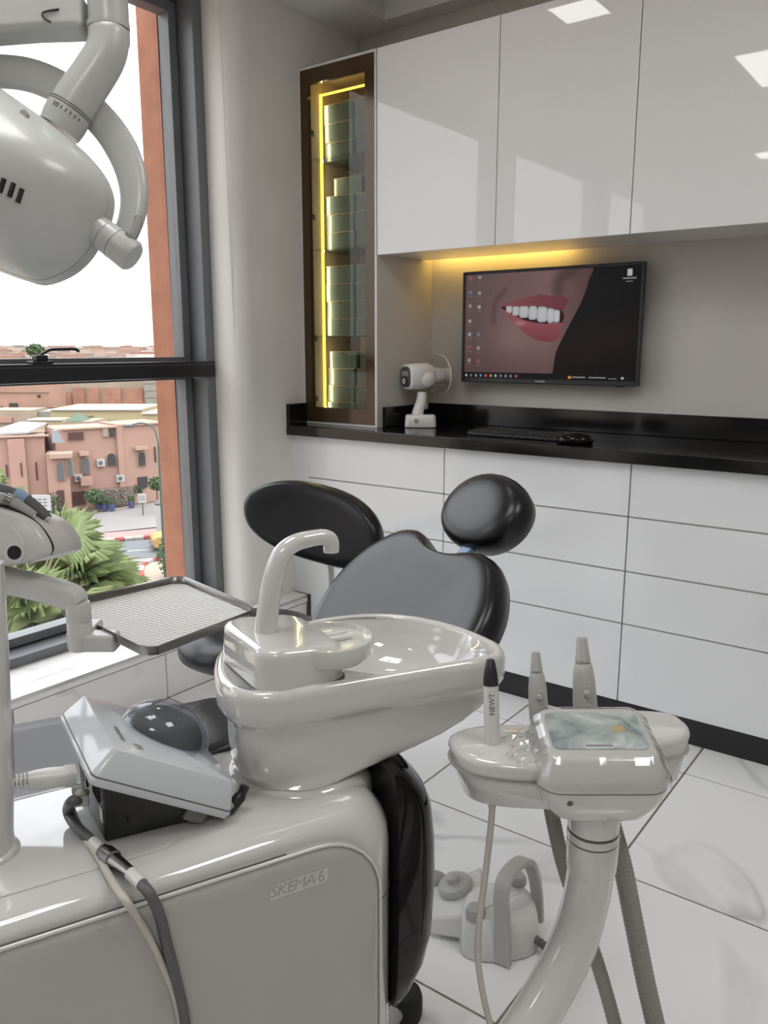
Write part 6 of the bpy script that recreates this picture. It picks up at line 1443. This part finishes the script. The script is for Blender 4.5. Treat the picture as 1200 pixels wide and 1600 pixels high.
p = G(259, 905); lp = thing('lamp_post', p, 'green street lamp post beside the terracotta fin', 'lamp post')
top = Dp(254, 690, (p - CP).dot(_F)); top.x, top.y = p.x, p.y
obj('post', MB().tube([p, top], [0.10, 0.06], 10), 'post_green', lp); hd2 = [top, top + ZZ*0.9 - _R*0.2, top + ZZ*1.2 - _R*0.8, top + ZZ*1.1 - _R*1.4]
obj('bracket', MB().tube(smooth_path(hd2, 4), 0.04, 8), 'post_green', lp); obj('lamp_head', MB().ball(top + ZZ*1.05 - _R*1.6, 0.35, 0.15, 0.1, _R, HF, ZZ, 12, 8), 'grille_grey', lp)
p = G(251, 836); bl_ = thing('striped_bollard', p, 'tall white-painted post at the kerb near the van', 'post'); obj('post', MB().tube([p, p + ZZ*2.2], 0.28, 10), 'kerb_white', bl_); obj('cap', MB().lathe([(0.3, 2.2), (0.32, 2.3), (0.1, 2.5)], p, ZZ, 12), 'grille_grey', bl_)
# yellow van on the road
va = G(240, 864); vd = (G(330, 856) - va); vd.z = 0; vd.normalize(); vn = Vector((-vd.y, vd.x, 0)); vn = vn if vn.dot(HF) > 0 else -vn
vn_t = thing('yellow_van', va + vd*2.1 + vn*0.85, 'yellow taxi van on the street partly behind the terracotta fin', 'van')
def V(x, y, z): return va + vd*x + vn*y + ZZ*z
pf = [(0.0, 0.3), (0.0, 0.85), (0.25, 1.0), (0.9, 1.1), (1.35, 1.75), (3.9, 1.8), (4.2, 1.1), (4.2, 0.3)]
obj('body', MB().loft([[V(x, y, z) for x, z in pf] for y in (0.0, 1.7)]), 'taxi_yellow', vn_t, bevel=0.06)
for x0, x1 in ((1.15, 2.0), (2.1, 3.0), (3.1, 3.8)): obj('side_window', MB().obox(V((x0+x1)/2, -0.01, 1.42), vd, vn, ZZ, (x1-x0)/2*0.9, 0.02, 0.22), 'car_glass', vn_t)
for x in (0.8, 3.4):
    for y in (0.05, 1.65):
        wh = obj('wheel', MB().lathe([(0.05, -0.1), (0.3, -0.1), (0.32, 0.0), (0.3, 0.1), (0.05, 0.1)], V(x, y, 0.33), vn, 18), 'rubber', vn_t); obj('hub_cap', MB().lathe([(0.17, -0.115), (0.17, 0.115)], V(x, y, 0.33), vn, 14), 'white_sheet', wh)
obj('bumper', MB().obox(V(-0.03, 0.85, 0.42), vd, vn, ZZ, 0.08, 0.85, 0.1), 'grille_grey', vn_t); obj('roof_rack', MB().obox(V(2.5, 0.85, 1.9), vd, vn, ZZ, 1.0, 0.6, 0.08), 'tan_wall', vn_t)
